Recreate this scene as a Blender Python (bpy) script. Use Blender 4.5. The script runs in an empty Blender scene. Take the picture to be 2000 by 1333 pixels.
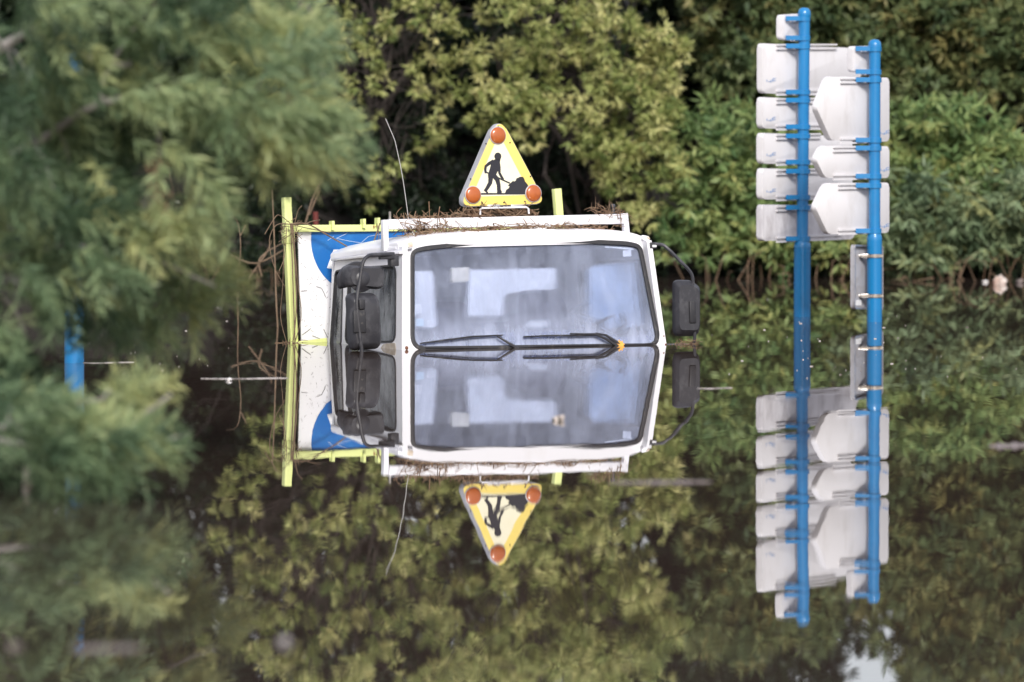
import bpy, bmesh, math, random
import numpy as np
from mathutils import Vector, Matrix, noise as mnoise
from mathutils.geometry import tessellate_polygon
R = math.radians
SC = bpy.context.scene
COL = SC.collection

# ------------------------------------------------------------------ camera, sky, sun, exposure
FPX = 14000.0                      # focal length in pixels of the 2000 px wide photograph
CAM_H = 2.013                      # eye above the flood water
PITCH = math.atan(608.5 / FPX)
cam_d = bpy.data.cameras.new('camera'); cam = bpy.data.objects.new('camera', cam_d); COL.objects.link(cam)
cam_d.sensor_width = 36.0; cam_d.lens = FPX / 2000 * 36
cam.location = (0, 0, CAM_H); cam.rotation_euler = (R(90) - PITCH, 0, 0)
cam_d.clip_start = 0.5; cam_d.clip_end = 2000
cam_d.dof.use_dof = True; cam_d.dof.focus_distance = 45.3; cam_d.dof.aperture_fstop = 2.1
SC.camera = cam
SUN_EL, SUN_AZ = 33.0, 172.0       # degrees; azimuth clockwise from +Y (straight behind the camera)
world = bpy.data.worlds.new('World'); SC.world = world; world.use_nodes = True
wn = world.node_tree.nodes; bg = wn['Background']
sky = wn.new('ShaderNodeTexSky'); sky.sky_type = 'NISHITA'; sky.sun_disc = False
sky.sun_elevation = R(SUN_EL); sky.sun_rotation = R(SUN_AZ); sky.dust_density = 3.0; sky.air_density = 1.0
veil = wn.new('ShaderNodeMix'); veil.data_type = 'RGBA'; veil.inputs[0].default_value = 0.6; veil.inputs[7].default_value = (5.2, 5.1, 5.5, 1)   # thin cloud
world.node_tree.links.new(sky.outputs[0], veil.inputs[6]); world.node_tree.links.new(veil.outputs[2], bg.inputs[0]); bg.inputs[1].default_value = 0.125
sun_d = bpy.data.lights.new('sun', 'SUN'); sun = bpy.data.objects.new('sun', sun_d); COL.objects.link(sun)
sun_d.energy = 2.1; sun_d.angle = R(13); sun_d.color = (1.0, 0.97, 0.93)
sd = Vector((math.sin(R(SUN_AZ)) * math.cos(R(SUN_EL)), math.cos(R(SUN_AZ)) * math.cos(R(SUN_EL)), math.sin(R(SUN_EL))))
sun.rotation_euler = sd.to_track_quat('Z', 'Y').to_euler()
SC.view_settings.view_transform = 'Standard'; SC.view_settings.look = 'None'
SC.view_settings.exposure = 0.68; SC.view_settings.gamma = 1.0
SC.render.engine = 'CYCLES'
SC.cycles.use_denoising = True
SC.cycles.max_bounces = 8; SC.cycles.transparent_max_bounces = 12
SC.cycles.caustics_reflective = False; SC.cycles.caustics_refractive = True

# ------------------------------------------------------------------ survey helpers: pixel of the photo -> place in the world
def ray(u, v):
    x = (u - 1000) / FPX; y = -(v - 666.5) / FPX
    c, s = math.cos(PITCH), math.sin(PITCH)
    return Vector((x, c + y * s, -s + y * c))
def at(u, v, Y):
    d = ray(u, v); t = Y / d.y
    return Vector((0, 0, CAM_H)) + d * t
def onwater(u, v):
    d = ray(u, v); t = -CAM_H / d.z
    return Vector((0, 0, CAM_H)) + d * t

# ------------------------------------------------------------------ materials
def nodes(m):
    m.use_nodes = True
    return m.node_tree.nodes, m.node_tree.links
def paint(name, col, rough=0.45, spec=0.5, metal=0.0, dirt=None, dirt_scale=(6, 6, 6), dirt_lo=0.5, dirt_hi=0.75, bump=0.0, coat=0.0):
    m = bpy.data.materials.new(name); n, l = nodes(m); p = n['Principled BSDF']
    p.inputs['Roughness'].default_value = rough; p.inputs['Metallic'].default_value = metal
    p.inputs['Specular IOR Level'].default_value = spec
    p.inputs['Coat Weight'].default_value = coat
    tc = n.new('ShaderNodeTexCoord'); mp = n.new('ShaderNodeMapping'); mp.inputs['Scale'].default_value = dirt_scale
    l.new(tc.outputs['Object'], mp.inputs[0])
    nz = n.new('ShaderNodeTexNoise'); nz.inputs['Scale'].default_value = 1.0; nz.inputs['Detail'].default_value = 8; nz.inputs['Roughness'].default_value = 0.65
    l.new(mp.outputs[0], nz.inputs['Vector'])
    rp = n.new('ShaderNodeValToRGB'); rp.color_ramp.elements[0].position = dirt_lo; rp.color_ramp.elements[1].position = dirt_hi
    d = dirt if dirt else tuple(c * 0.88 for c in col)
    rp.color_ramp.elements[0].color = (*col, 1); rp.color_ramp.elements[1].color = (*d, 1)
    l.new(nz.outputs[0], rp.inputs[0]); l.new(rp.outputs[0], p.inputs['Base Color'])
    if bump:
        b = n.new('ShaderNodeBump'); b.inputs['Strength'].default_value = bump; b.inputs['Distance'].default_value = 0.002
        l.new(nz.outputs[0], b.inputs['Height']); l.new(b.outputs[0], p.inputs['Normal'])
    return m
def leaf_mat(name, cols, trans=0.3, rough=0.5):
    m = bpy.data.materials.new(name); n, l = nodes(m); p = n['Principled BSDF']; out = n['Material Output']
    p.inputs['Roughness'].default_value = rough; p.inputs['Specular IOR Level'].default_value = 0.35
    a = n.new('ShaderNodeAttribute'); a.attribute_name = 'tint'
    rp = n.new('ShaderNodeValToRGB'); e = rp.color_ramp.elements
    e[0].position = 0; e[0].color = (*cols[0], 1); e[1].position = 1; e[1].color = (*cols[-1], 1)
    for i, c in enumerate(cols[1:-1], 1):
        x = e.new(i / (len(cols) - 1)); x.color = (*c, 1)
    l.new(a.outputs['Fac'], rp.inputs[0]); l.new(rp.outputs[0], p.inputs['Base Color'])
    t = n.new('ShaderNodeBsdfTranslucent'); l.new(rp.outputs[0], t.inputs[0])
    mx = n.new('ShaderNodeMixShader'); mx.inputs[0].default_value = trans
    l.new(p.outputs[0], mx.inputs[1]); l.new(t.outputs[0], mx.inputs[2]); l.new(mx.outputs[0], out.inputs[0])
    return m
M = {}
M['white'] = paint('cab_white_paint', (0.78, 0.78, 0.82), 0.32, dirt=(0.66, 0.64, 0.63), dirt_scale=(5, 5, 2.5), dirt_lo=0.55, dirt_hi=0.9, coat=0.15)
M['board'] = paint('board_white', (0.78, 0.78, 0.80), 0.5, dirt=(0.45, 0.42, 0.38), dirt_scale=(22, 22, 30), dirt_lo=0.66, dirt_hi=0.78)
M['blue_disc'] = paint('sign_blue_film', (0.008, 0.13, 0.42), 0.4, dirt=(0.02, 0.19, 0.5), dirt_scale=(9, 9, 9))
M['lime'] = paint('lime_paint', (0.66, 0.72, 0.28), 0.5, dirt=(0.20, 0.07, 0.02), dirt_scale=(16, 16, 14), dirt_lo=0.62, dirt_hi=0.70)
M['black'] = paint('black_plastic', (0.030, 0.030, 0.036), 0.42, dirt=(0.12, 0.12, 0.13), dirt_scale=(12, 12, 9), dirt_lo=0.5, dirt_hi=0.85)
M['rubber'] = paint('rubber_seal', (0.018, 0.018, 0.022), 0.55, dirt=(0.12, 0.11, 0.10), dirt_scale=(30, 30, 30), dirt_lo=0.55, dirt_hi=0.8)
M['blue_pole'] = paint('blue_pole_paint', (0.004, 0.18, 0.44), 0.35, dirt=(0.006, 0.14, 0.36), dirt_scale=(5, 5, 3), coat=0.3)
M['sign_back'] = paint('sign_back_white', (0.68, 0.67, 0.69), 0.45, dirt=(0.56, 0.54, 0.54), dirt_scale=(9, 9, 4), dirt_lo=0.5, dirt_hi=0.85)
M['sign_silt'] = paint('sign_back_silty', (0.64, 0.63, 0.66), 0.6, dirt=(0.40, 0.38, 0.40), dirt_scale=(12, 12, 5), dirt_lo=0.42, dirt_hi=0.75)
M['alu'] = paint('aluminium', (0.55, 0.54, 0.56), 0.35, metal=0.7, dirt=(0.35, 0.33, 0.33), dirt_scale=(14, 14, 14))
M['steel'] = paint('steel', (0.38, 0.37, 0.36), 0.35, metal=1.0, dirt=(0.20, 0.15, 0.10), dirt_scale=(30, 30, 30))
M['grey_back'] = paint('grey_plate_back', (0.36, 0.36, 0.39), 0.5, dirt=(0.27, 0.25, 0.24), dirt_scale=(10, 10, 14))
M['tri_case'] = paint('triangle_case_grey', (0.40, 0.40, 0.42), 0.4, dirt=(0.28, 0.28, 0.30))
M['tri_yellow'] = paint('triangle_yellow', (0.82, 0.65, 0.17), 0.4, dirt=(0.78, 0.60, 0.14), dirt_scale=(20, 20, 20))
M['tri_cream'] = paint('triangle_cream', (0.82, 0.79, 0.60), 0.4, dirt=(0.80, 0.76, 0.55), dirt_scale=(8, 8, 8))
M['picto'] = paint('pictogram_black', (0.018, 0.018, 0.026), 0.4)
M['amber'] = paint('amber_lens', (0.42, 0.10, 0.015), 0.25, dirt=(0.32, 0.07, 0.012), dirt_scale=(25, 25, 25), coat=0.6)
M['clear_lens'] = paint('clear_lens', (0.66, 0.60, 0.52), 0.25, dirt=(0.5, 0.35, 0.22), dirt_scale=(30, 30, 30))
M['interior'] = paint('cab_trim_blue_grey', (0.09, 0.12, 0.24), 0.8, dirt=(0.15, 0.15, 0.21), dirt_scale=(4, 4, 4))
M['seat'] = paint('seat_cloth', (0.14, 0.13, 0.17), 0.9, dirt=(0.22, 0.20, 0.22), dirt_scale=(5, 5, 5))
M['pale_panel_white'] = paint('pale_panel_white', (0.82, 0.83, 0.86), 0.9, dirt=(0.74, 0.76, 0.82), dirt_scale=(6, 6, 3))
M['pale_blue'] = paint('pale_blue_panel', (0.40, 0.50, 0.68), 0.9, dirt=(0.34, 0.44, 0.62), dirt_scale=(6, 6, 3))
M['paper'] = paint('paper_sticker', (0.80, 0.80, 0.80), 0.6)
M['paper_blue'] = paint('paper_sticker_pale_blue', (0.62, 0.74, 0.80), 0.6)
M['cream_box'] = paint('cream_plastic', (0.78, 0.72, 0.60), 0.6)
M['twig'] = paint('dead_twigs', (0.17, 0.10, 0.06), 0.9, dirt=(0.28, 0.20, 0.13), dirt_scale=(18, 18, 18), dirt_lo=0.4, dirt_hi=0.65)
M['vine'] = paint('dry_stems', (0.20, 0.14, 0.09), 0.85, dirt=(0.10, 0.065, 0.04), dirt_scale=(9, 9, 9), dirt_lo=0.4, dirt_hi=0.65)
M['bark'] = paint('bark', (0.055, 0.044, 0.040), 0.9, dirt=(0.03, 0.024, 0.022), dirt_scale=(10, 10, 4), dirt_lo=0.4, dirt_hi=0.65, bump=0.6)
M['bark_pale'] = paint('pale_bark', (0.30, 0.28, 0.26), 0.9, dirt=(0.15, 0.13, 0.11), dirt_scale=(10, 10, 10), dirt_lo=0.45, dirt_hi=0.7)
M['soil'] = paint('wet_soil', (0.010, 0.008, 0.006), 0.9, dirt=(0.006, 0.005, 0.004), dirt_scale=(2, 2, 2), dirt_lo=0.4, dirt_hi=0.65, bump=1.0)
M['antenna'] = paint('antenna_wire', (0.75, 0.74, 0.72), 0.3, metal=0.4)
M['foam'] = paint('pale_foam', (0.72, 0.70, 0.68), 0.8, dirt=(0.5, 0.45, 0.4), dirt_scale=(20, 20, 20))
M['scum'] = paint('pale_scum', (0.20, 0.165, 0.155), 0.8, dirt=(0.10, 0.08, 0.075), dirt_scale=(4, 9, 4))
M['drift'] = paint('thin_drift_foam', (0.45, 0.42, 0.41), 0.8, dirt=(0.12, 0.10, 0.09), dirt_scale=(9, 9, 9), dirt_lo=0.45, dirt_hi=0.6)
M['plastic'] = paint('dirty_white_plastic', (0.55, 0.50, 0.46), 0.5, dirt=(0.34, 0.20, 0.15), dirt_scale=(9, 9, 9), dirt_lo=0.45, dirt_hi=0.65)
M['red'] = paint('faded_red_paint', (0.13, 0.02, 0.015), 0.6)
M['orange_leaf'] = paint('orange_leaf', (0.75, 0.36, 0.03), 0.6, dirt=(0.5, 0.16, 0.02), dirt_scale=(60, 60, 60))
M['mud'] = paint('mud_film', (0.38, 0.32, 0.25), 0.8, dirt=(0.55, 0.52, 0.48), dirt_scale=(18, 18, 18), dirt_lo=0.4, dirt_hi=0.7)
M['mark_blue'] = paint('maker_mark_blue', (0.22, 0.33, 0.55), 0.6)
M['scratch'] = paint('scratch_pale', (0.45, 0.55, 0.72), 0.6)

def glass(name, tint, dust_col, dust_lo, dust_hi, dust_max, streak=(14, 14, 2.2), floor=0.08, mist=0.0, tide_amt=0.0):
    m = bpy.data.materials.new(name); n, l = nodes(m); out = n['Material Output']; n.remove(n['Principled BSDF'])
    tr = n.new('ShaderNodeBsdfTransparent'); tr.inputs[0].default_value = (*tint, 1)
    if mist > 0:                                                # condensation: part of the light is scattered on its way through
        rf = n.new('ShaderNodeBsdfRefraction'); rf.inputs['Roughness'].default_value = 0.22; rf.inputs['IOR'].default_value = 1.25; rf.inputs[0].default_value = (*tint, 1)
        mm = n.new('ShaderNodeMixShader'); mm.inputs[0].default_value = mist; l.new(tr.outputs[0], mm.inputs[1]); l.new(rf.outputs[0], mm.inputs[2]); tr = mm
    gl = n.new('ShaderNodeBsdfGlossy'); gl.inputs['Roughness'].default_value = 0.05
    fr = n.new('ShaderNodeFresnel'); fr.inputs[0].default_value = 1.5
    m1 = n.new('ShaderNodeMixShader'); l.new(fr.outputs[0], m1.inputs[0]); l.new(tr.outputs[0], m1.inputs[1]); l.new(gl.outputs[0], m1.inputs[2])
    tc = n.new('ShaderNodeTexCoord'); mp = n.new('ShaderNodeMapping'); mp.inputs['Scale'].default_value = streak
    l.new(tc.outputs['Object'], mp.inputs[0])
    nz = n.new('ShaderNodeTexNoise'); nz.inputs['Scale'].default_value = 1; nz.inputs['Detail'].default_value = 9; nz.inputs['Roughness'].default_value = 0.72
    l.new(mp.outputs[0], nz.inputs['Vector'])
    n2 = n.new('ShaderNodeTexNoise'); n2.inputs['Scale'].default_value = 2.6; n2.inputs['Detail'].default_value = 3
    l.new(tc.outputs['Object'], n2.inputs['Vector'])
    ad = n.new('ShaderNodeMath'); ad.operation = 'MULTIPLY_ADD'; l.new(n2.outputs[0], ad.inputs[0]); ad.inputs[1].default_value = 0.8; l.new(nz.outputs[0], ad.inputs[2])
    rg = n.new('ShaderNodeMapRange'); rg.inputs['From Min'].default_value = dust_lo; rg.inputs['From Max'].default_value = dust_hi
    rg.inputs['To Min'].default_value = floor; rg.inputs['To Max'].default_value = dust_max
    l.new(ad.outputs[0], rg.inputs['Value'])
    sx = n.new('ShaderNodeSeparateXYZ'); l.new(tc.outputs['Object'], sx.inputs[0])     # silt left by the flood low on the pane
    tide = n.new('ShaderNodeMapRange'); tide.inputs['From Min'].default_value = 0.0; tide.inputs['From Max'].default_value = 0.22
    tide.inputs['To Min'].default_value = tide_amt; tide.inputs['To Max'].default_value = 0.0; l.new(sx.outputs[2], tide.inputs['Value'])
    tm_ = n.new('ShaderNodeMath'); tm_.operation = 'MULTIPLY'; l.new(tide.outputs[0], tm_.inputs[0]); l.new(nz.outputs[0], tm_.inputs[1])
    sm_ = n.new('ShaderNodeMath'); sm_.operation = 'ADD'; sm_.use_clamp = True; l.new(rg.outputs[0], sm_.inputs[0]); l.new(tm_.outputs[0], sm_.inputs[1])
    rg = sm_
    df = n.new('ShaderNodeBsdfDiffuse'); df.inputs[0].default_value = (*dust_col, 1)
    m2 = n.new('ShaderNodeMixShader'); l.new(rg.outputs[0], m2.inputs[0]); l.new(m1.outputs[0], m2.inputs[1]); l.new(df.outputs[0], m2.inputs[2])
    l.new(m2.outputs[0], out.inputs[0])
    return m
M['screen'] = glass('dusty_windscreen_glass', (0.90, 0.93, 1.0), (0.56, 0.62, 0.80), 0.7, 1.25, 0.30, floor=0.05, mist=0.52, tide_amt=0.55)
M['side_glass'] = glass('dusty_side_glass', (0.55, 0.60, 0.62), (0.50, 0.52, 0.54), 0.72, 1.1, 0.6, streak=(20, 20, 5), floor=0.05)

def water_mat():
    m = bpy.data.materials.new('flood_water'); n, l = nodes(m); p = n['Principled BSDF']
    p.inputs['Base Color'].default_value = (0.055, 0.039, 0.032, 1); p.inputs['Roughness'].default_value = 0.0
    p.inputs['IOR'].default_value = 1.9
    tc = n.new('ShaderNodeTexCoord'); mp = n.new('ShaderNodeMapping'); mp.inputs['Scale'].default_value = (2.2, 0.6, 1)
    l.new(tc.outputs['Object'], mp.inputs[0])
    nz = n.new('ShaderNodeTexNoise'); nz.inputs['Scale'].default_value = 2.4; nz.inputs['Detail'].default_value = 3
    l.new(mp.outputs[0], nz.inputs['Vector'])
    b = n.new('ShaderNodeBump'); b.inputs['Strength'].default_value = 1.0; b.inputs['Distance'].default_value = 0.0004
    l.new(nz.outputs[0], b.inputs['Height']); l.new(b.outputs[0], p.inputs['Normal'])
    return m
M['water'] = water_mat()

# ------------------------------------------------------------------ mesh helpers
def link(name, me, mat, parent=None):
    o = bpy.data.objects.new(name, me); COL.objects.link(o)
    for mm in (mat if isinstance(mat, (list, tuple)) else [mat]):
        me.materials.append(mm)
    if parent is not None: o.parent = parent
    return o
def tag(o, label=None, cat=None, group=None, kind=None):
    if label: o['label'] = label
    if cat: o['category'] = cat
    if group: o['group'] = group
    if kind: o['kind'] = kind
    return o
def empty(name, loc, rot=None):
    o = bpy.data.objects.new(name, None); COL.objects.link(o); o.location = loc; o.empty_display_size = 0.2
    if rot is not None: o.rotation_euler = rot
    return o
def bm_obj(name, bm, mat, parent=None, smooth=True, ang=35):
    bmesh.ops.recalc_face_normals(bm, faces=bm.faces[:])
    me = bpy.data.meshes.new(name); bm.to_mesh(me); bm.free()
    if smooth:
        me.polygons.foreach_set('use_smooth', [True] * len(me.polygons))
        me.set_sharp_from_angle(angle=R(ang))
    return link(name, me, mat, parent)
def round_poly(pts, r, n=6):
    out = []
    k = len(pts)
    for i in range(k):
        p0 = Vector(pts[i - 1][:2]); p1 = Vector(pts[i][:2]); p2 = Vector(pts[(i + 1) % k][:2])
        rr = r[i] if isinstance(r, (list, tuple)) else r
        a = (p0 - p1); b = (p2 - p1)
        t = min(rr, a.length * 0.48, b.length * 0.48)
        if t < 1e-6: out.append(p1); continue
        A = p1 + a.normalized() * t; B = p1 + b.normalized() * t
        for j in range(n + 1):
            s = j / n
            out.append(A * (1 - s) ** 2 + p1 * 2 * s * (1 - s) + B * s ** 2)
    return [(p.x, p.y) for p in out]
def frame(o, ex, ey):
    ex = Vector(ex).normalized(); ey = Vector(ey); ey = (ey - ex * ey.dot(ex)).normalized(); n = ex.cross(ey)
    return (Vector(o), ex, ey, n)
def to2(fr, p): d = Vector(p) - fr[0]; return (d.dot(fr[1]), d.dot(fr[2]))
def to3(fr, q, h=0.0): return fr[0] + fr[1] * q[0] + fr[2] * q[1] + fr[3] * h
def add_plate(bm, fr, loops, h0, h1, bev=0.0, seg=2):
    """solid plate: outline (and holes) in the frame's plane, from height h0 to h1 along its normal"""
    base = []; 
    for lp in loops:
        base.append([bm.verts.new(to3(fr, q, h0)) for q in lp])
    top = [[bm.verts.new(to3(fr, q, h1)) for q in lp] for lp in loops]
    caps = []; rim = []
    if len(loops) == 1:
        caps.append(bm.faces.new(top[0])); caps.append(bm.faces.new(base[0][::-1]))
    else:
        flatb = [v for l in base for v in l]; flatt = [v for l in top for v in l]
        tris = tessellate_polygon([[Vector((q[0], q[1], 0)) for q in lp] for lp in loops])
        for t in tris:
            try: caps.append(bm.faces.new([flatt[i] for i in t])); caps.append(bm.faces.new([flatb[i] for i in reversed(t)]))
            except ValueError: pass
    for lb, lt in zip(base, top):
        k = len(lb)
        for i in range(k):
            j = (i + 1) % k
            bm.faces.new((lb[i], lb[j], lt[j], lt[i]))
    if bev > 0:
        cs = set(caps)
        es = [e for e in {e for f in caps for e in f.edges} if len([f for f in e.link_faces if f in cs]) == 1]
        bmesh.ops.bevel(bm, geom=es, offset=bev, segments=seg, affect='EDGES', profile=0.5, clamp_overlap=True)
def add_box(bm, c, half, ax=None, bev=0.0):
    fr = ax if ax else ((1, 0, 0), (0, 1, 0), (0, 0, 1))
    c = Vector(c); X, Y, Z = [Vector(a) for a in fr]
    f = (c - Z * half[2], X, Y, Z)
    lp = [(-half[0], -half[1]), (half[0], -half[1]), (half[0], half[1]), (-half[0], half[1])]
    if bev > 0: lp = round_poly(lp, bev, 3)
    add_plate(bm, f, [lp], 0, half[2] * 2, bev * 0.8 if bev else 0)
def add_beam(bm, a, b, w, d, up=(0, 0, 1), bev=0.0):
    """rectangular bar from a to b, w wide (sideways) and d deep (along up)"""
    a = Vector(a); b = Vector(b); z = (b - a); L = z.length; z.normalize()
    y = Vector(up); y = (y - z * y.dot(z)).normalized(); x = y.cross(z)
    add_box(bm, (a + b) / 2, (w / 2, d / 2, L / 2), (x, y, z), bev)
def add_tube(bm, pts, r, n=8, cap=True):
    pts = [Vector(p) for p in pts]; k = len(pts)
    rs = r if isinstance(r, (list, tuple)) else [r] * k
    rings = []; prev = None
    for i, p in enumerate(pts):
        t = (pts[min(i + 1, k - 1)] - pts[max(i - 1, 0)])
        if t.length < 1e-9: t = Vector((0, 0, 1))
        t.normalize()
        if prev is None:
            x = t.orthogonal().normalized()
        else:
            x = prev - t * prev.dot(t)
            x = x.normalized() if x.length > 1e-6 else t.orthogonal().normalized()
        prev = x; y = t.cross(x)
        rings.append([bm.verts.new(p + (x * math.cos(2 * math.pi * j / n) + y * math.sin(2 * math.pi * j / n)) * rs[i]) for j in range(n)])
    for a, b in zip(rings, rings[1:]):
        for j in range(n):
            bm.faces.new((a[j], a[(j + 1) % n], b[(j + 1) % n], b[j]))
    if cap and n > 2:
        bm.faces.new(rings[0][::-1]); bm.faces.new(rings[-1])
def smooth_path(pts, sub=4):
    pts = [Vector(p) for p in pts]; out = []
    for i in range(len(pts) - 1):
        p0 = pts[max(i - 1, 0)]; p1 = pts[i]; p2 = pts[i + 1]; p3 = pts[min(i + 2, len(pts) - 1)]
        for j in range(sub):
            t = j / sub
            out.append(0.5 * ((2 * p1) + (p2 - p0) * t + (2 * p0 - 5 * p1 + 4 * p2 - p3) * t * t + (3 * p1 - p0 - 3 * p2 + p3) * t ** 3))
    out.append(pts[-1]); return out
def add_lathe(bm, o, axis, prof, n=20):
    """prof: list of (radius, height along axis)"""
    o = Vector(o); z = Vector(axis).normalized(); x = z.orthogonal().normalized(); y = z.cross(x)
    rings = []
    for r, h in prof:
        if r < 1e-6: rings.append([bm.verts.new(o + z * h)])
        else: rings.append([bm.verts.new(o + z * h + (x * math.cos(2 * math.pi * j / n) + y * math.sin(2 * math.pi * j / n)) * r) for j in range(n)])
    for a, b in zip(rings, rings[1:]):
        for j in range(n):
            k = (j + 1) % n
            if len(a) == 1: bm.faces.new((a[0], b[j], b[k]))
            elif len(b) == 1: bm.faces.new((a[j], a[k], b[0]))
            else: bm.faces.new((a[j], a[k], b[k], b[j]))
def plate_obj(name, fr, loops, h0, h1, mat, parent, bev=0.0, seg=2, ang=35):
    bm = bmesh.new(); add_plate(bm, fr, loops, h0, h1, bev, seg); return bm_obj(name, bm, mat, parent, ang=ang)

# ------------------------------------------------------------------ setting: water and banks
def grid_sheet(name, x0, x1, y0, y1, nx, ny, zf, mat):
    xs = np.linspace(x0, x1, nx); ys = np.linspace(y0, y1, ny)
    X, Y = np.meshgrid(xs, ys); Z = zf(X, Y)
    v = np.stack([X, Y, Z], -1).reshape(-1, 3)
    i = np.arange((nx - 1) * (ny - 1)); r = i // (nx - 1); c = i % (nx - 1); a = r * nx + c
    f = np.stack([a, a + 1, a + nx + 1, a + nx], -1)
    me = bpy.data.meshes.new(name); me.from_pydata(v.tolist(), [], f.tolist())
    me.polygons.foreach_set('use_smooth', [True] * len(me.polygons))
    return link(name, me, mat)
BANK = onwater(1950, 548).y
water = grid_sheet('water', -400, 400, -60, 900, 3, 3, lambda X, Y: X * 0, M['water'])
tag(water, kind='structure')
def bank_z(X, Y):
    d = Y - (BANK + 0.6 + 0.5 * np.sin(X * 0.9) + 0.3 * np.sin(X * 2.3 + 1))
    z = np.where(d < 0, np.maximum(d * 0.5, -2.0), 2.9 * (1 - np.exp(-np.maximum(d - 1.5, 0) / 6)) + 0.1 * np.clip(d, 0, 1))
    return z + 0.06 * np.sin(X * 3.1 + Y * 2.2) * np.clip(d + 1, 0, 1)
tag(grid_sheet('bank', -400, 400, BANK - 4, 900, 260, 300, bank_z, M['soil']), kind='structure')
tag(grid_sheet('ground', -400, 400, -80, BANK - 3.9, 5, 5, lambda X, Y: X * 0 - 2.0, M['soil']), kind='structure')

# ------------------------------------------------------------------ the flooded truck
TH, TP, TRL = R(25), R(-3.5), R(-0.6)
t_org = onwater(785, 684)
TM = Matrix.Translation(t_org) @ Matrix.Rotation(TH, 4, 'Z') @ Matrix.Rotation(TP, 4, 'X') @ Matrix.Rotation(TRL, 4, 'Y')
truck = empty('flooded_truck', t_org); truck.rotation_euler = TM.to_euler()
tag(truck, 'white light lorry flooded up to its windscreen with a roadworks triangle on the roof', 'truck')
TI = TM.inverted()
def TL(u, v, n, d=0.0):
    """pixel -> truck-local point on the local plane n.p = d"""
    o = TI @ Vector((0, 0, CAM_H)); dr = TI.to_3x3() @ ray(u, v); n = Vector(n)
    return o + dr * ((d - n.dot(o)) / n.dot(dr))
LEAN = 0.2; TUMB = 0.08
NF = (0, 1, -LEAN); NL = (1, 0, -TUMB)
FF = frame((0, 0, 0), (1, 0, 0), (0, LEAN, 1))              # front plane; its normal points to the front
FS = frame((0, 0, 0), (0, -1, 0), (TUMB, 0, 1))             # left-hand (as seen) cab side; normal points out
def F2(u, v): return to2(FF, TL(u, v, NF))
def S2(u, v): return to2(FS, TL(u, v, NL))
p_rb = TL(1302, 674, NF); CAB_W = p_rb.x + TUMB * p_rb.z
p_back = TL(639, 675, NL); CAB_L = p_back.y
print('CAB_W', CAB_W, 'CAB_L', CAB_L, 'front normal', FF[3], 'side normal', FS[3], 'Y', t_org, 'BANK', BANK)
FN = -FF[3] if FF[3].y > 0 else FF[3]
sf = 1 if FF[3].y < 0 else -1          # plate heights that point to the front
ss = 1 if FS[3].x < 0 else -1
TH_P = 0.035
# front ring
outer_px = [(789, 480), (800, 466), (850, 459), (920, 453), (1050, 448), (1160, 451), (1225, 456), (1252, 461), (1264, 468)]
top2 = [F2(*p) for p in outer_px]
o_front = [(0.0 + TUMB * -0.9, -0.9), (0.0, 0.0)] + top2 + [(CAB_W - TUMB * 0.0, 0.0), (CAB_W + TUMB * 0.9, -0.9)]
scr_px = [(803, 684), (803, 490), (830, 483), (920, 474), (1050, 470), (1160, 471), (1225, 474), (1251, 480), (1290, 677)]
scr = [F2(*p) for p in scr_px]
scr_r = round_poly(scr, [0.10, 0.09, 0.05, 0.05, 0.05, 0.05, 0.05, 0.08, 0.10], 7)
bm = bmesh.new()
add_plate(bm, FF, [o_front[::-1], scr_r], -sf * TH_P, 0.0)
# left side with door window and quarter window
o_side = [S2(640, 676), S2(655, 499), S2(786, 482)]
o_side = [(o_side[0][0], -0.9), (o_side[0][0], 0), o_side[1], o_side[2], (0, 0), (0, -0.9)]
win_px = [(674, 672), (682, 524), (774, 518), (773, 668)]
qw_px = [(645, 676), (655, 530), (671, 526), (667, 674)]
winl = round_poly([S2(*p) for p in win_px], 0.07, 5); qwl = round_poly([S2(*p) for p in qw_px], 0.035, 5)
add_plate(bm, FS, [o_side, winl, qwl], -ss * TH_P, 0.0)
# right side, the mirror image
FR = (Vector((CAB_W, 0, 0)), FS[1].copy(), Vector((-FS[2].x, FS[2].y, FS[2].z)), Vector((-FS[3].x, FS[3].y, FS[3].z)))
add_plate(bm, FR, [o_side, winl, qwl], -ss * TH_P, 0.0)
# rear wall with a window
ztop = TL(655, 499, NL).z
FB = frame((0, CAB_L, 0), (1, 0, 0), (0, 0, 1))
add_plate(bm, FB, [[(-0.055, -0.9), (CAB_W + 0.055, -0.9), (CAB_W - 0.062, ztop), (0.062, ztop)],
                   round_poly([(0.42, 0.20), (CAB_W - 0.42, 0.20), (CAB_W - 0.42, 0.52), (0.42, 0.52)], 0.05)], 0.003, 0.03)
cab = bm_obj('cab', bm, M['white'], truck, ang=25)
cab['label'] = 'white cab shell with mud stains'
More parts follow.
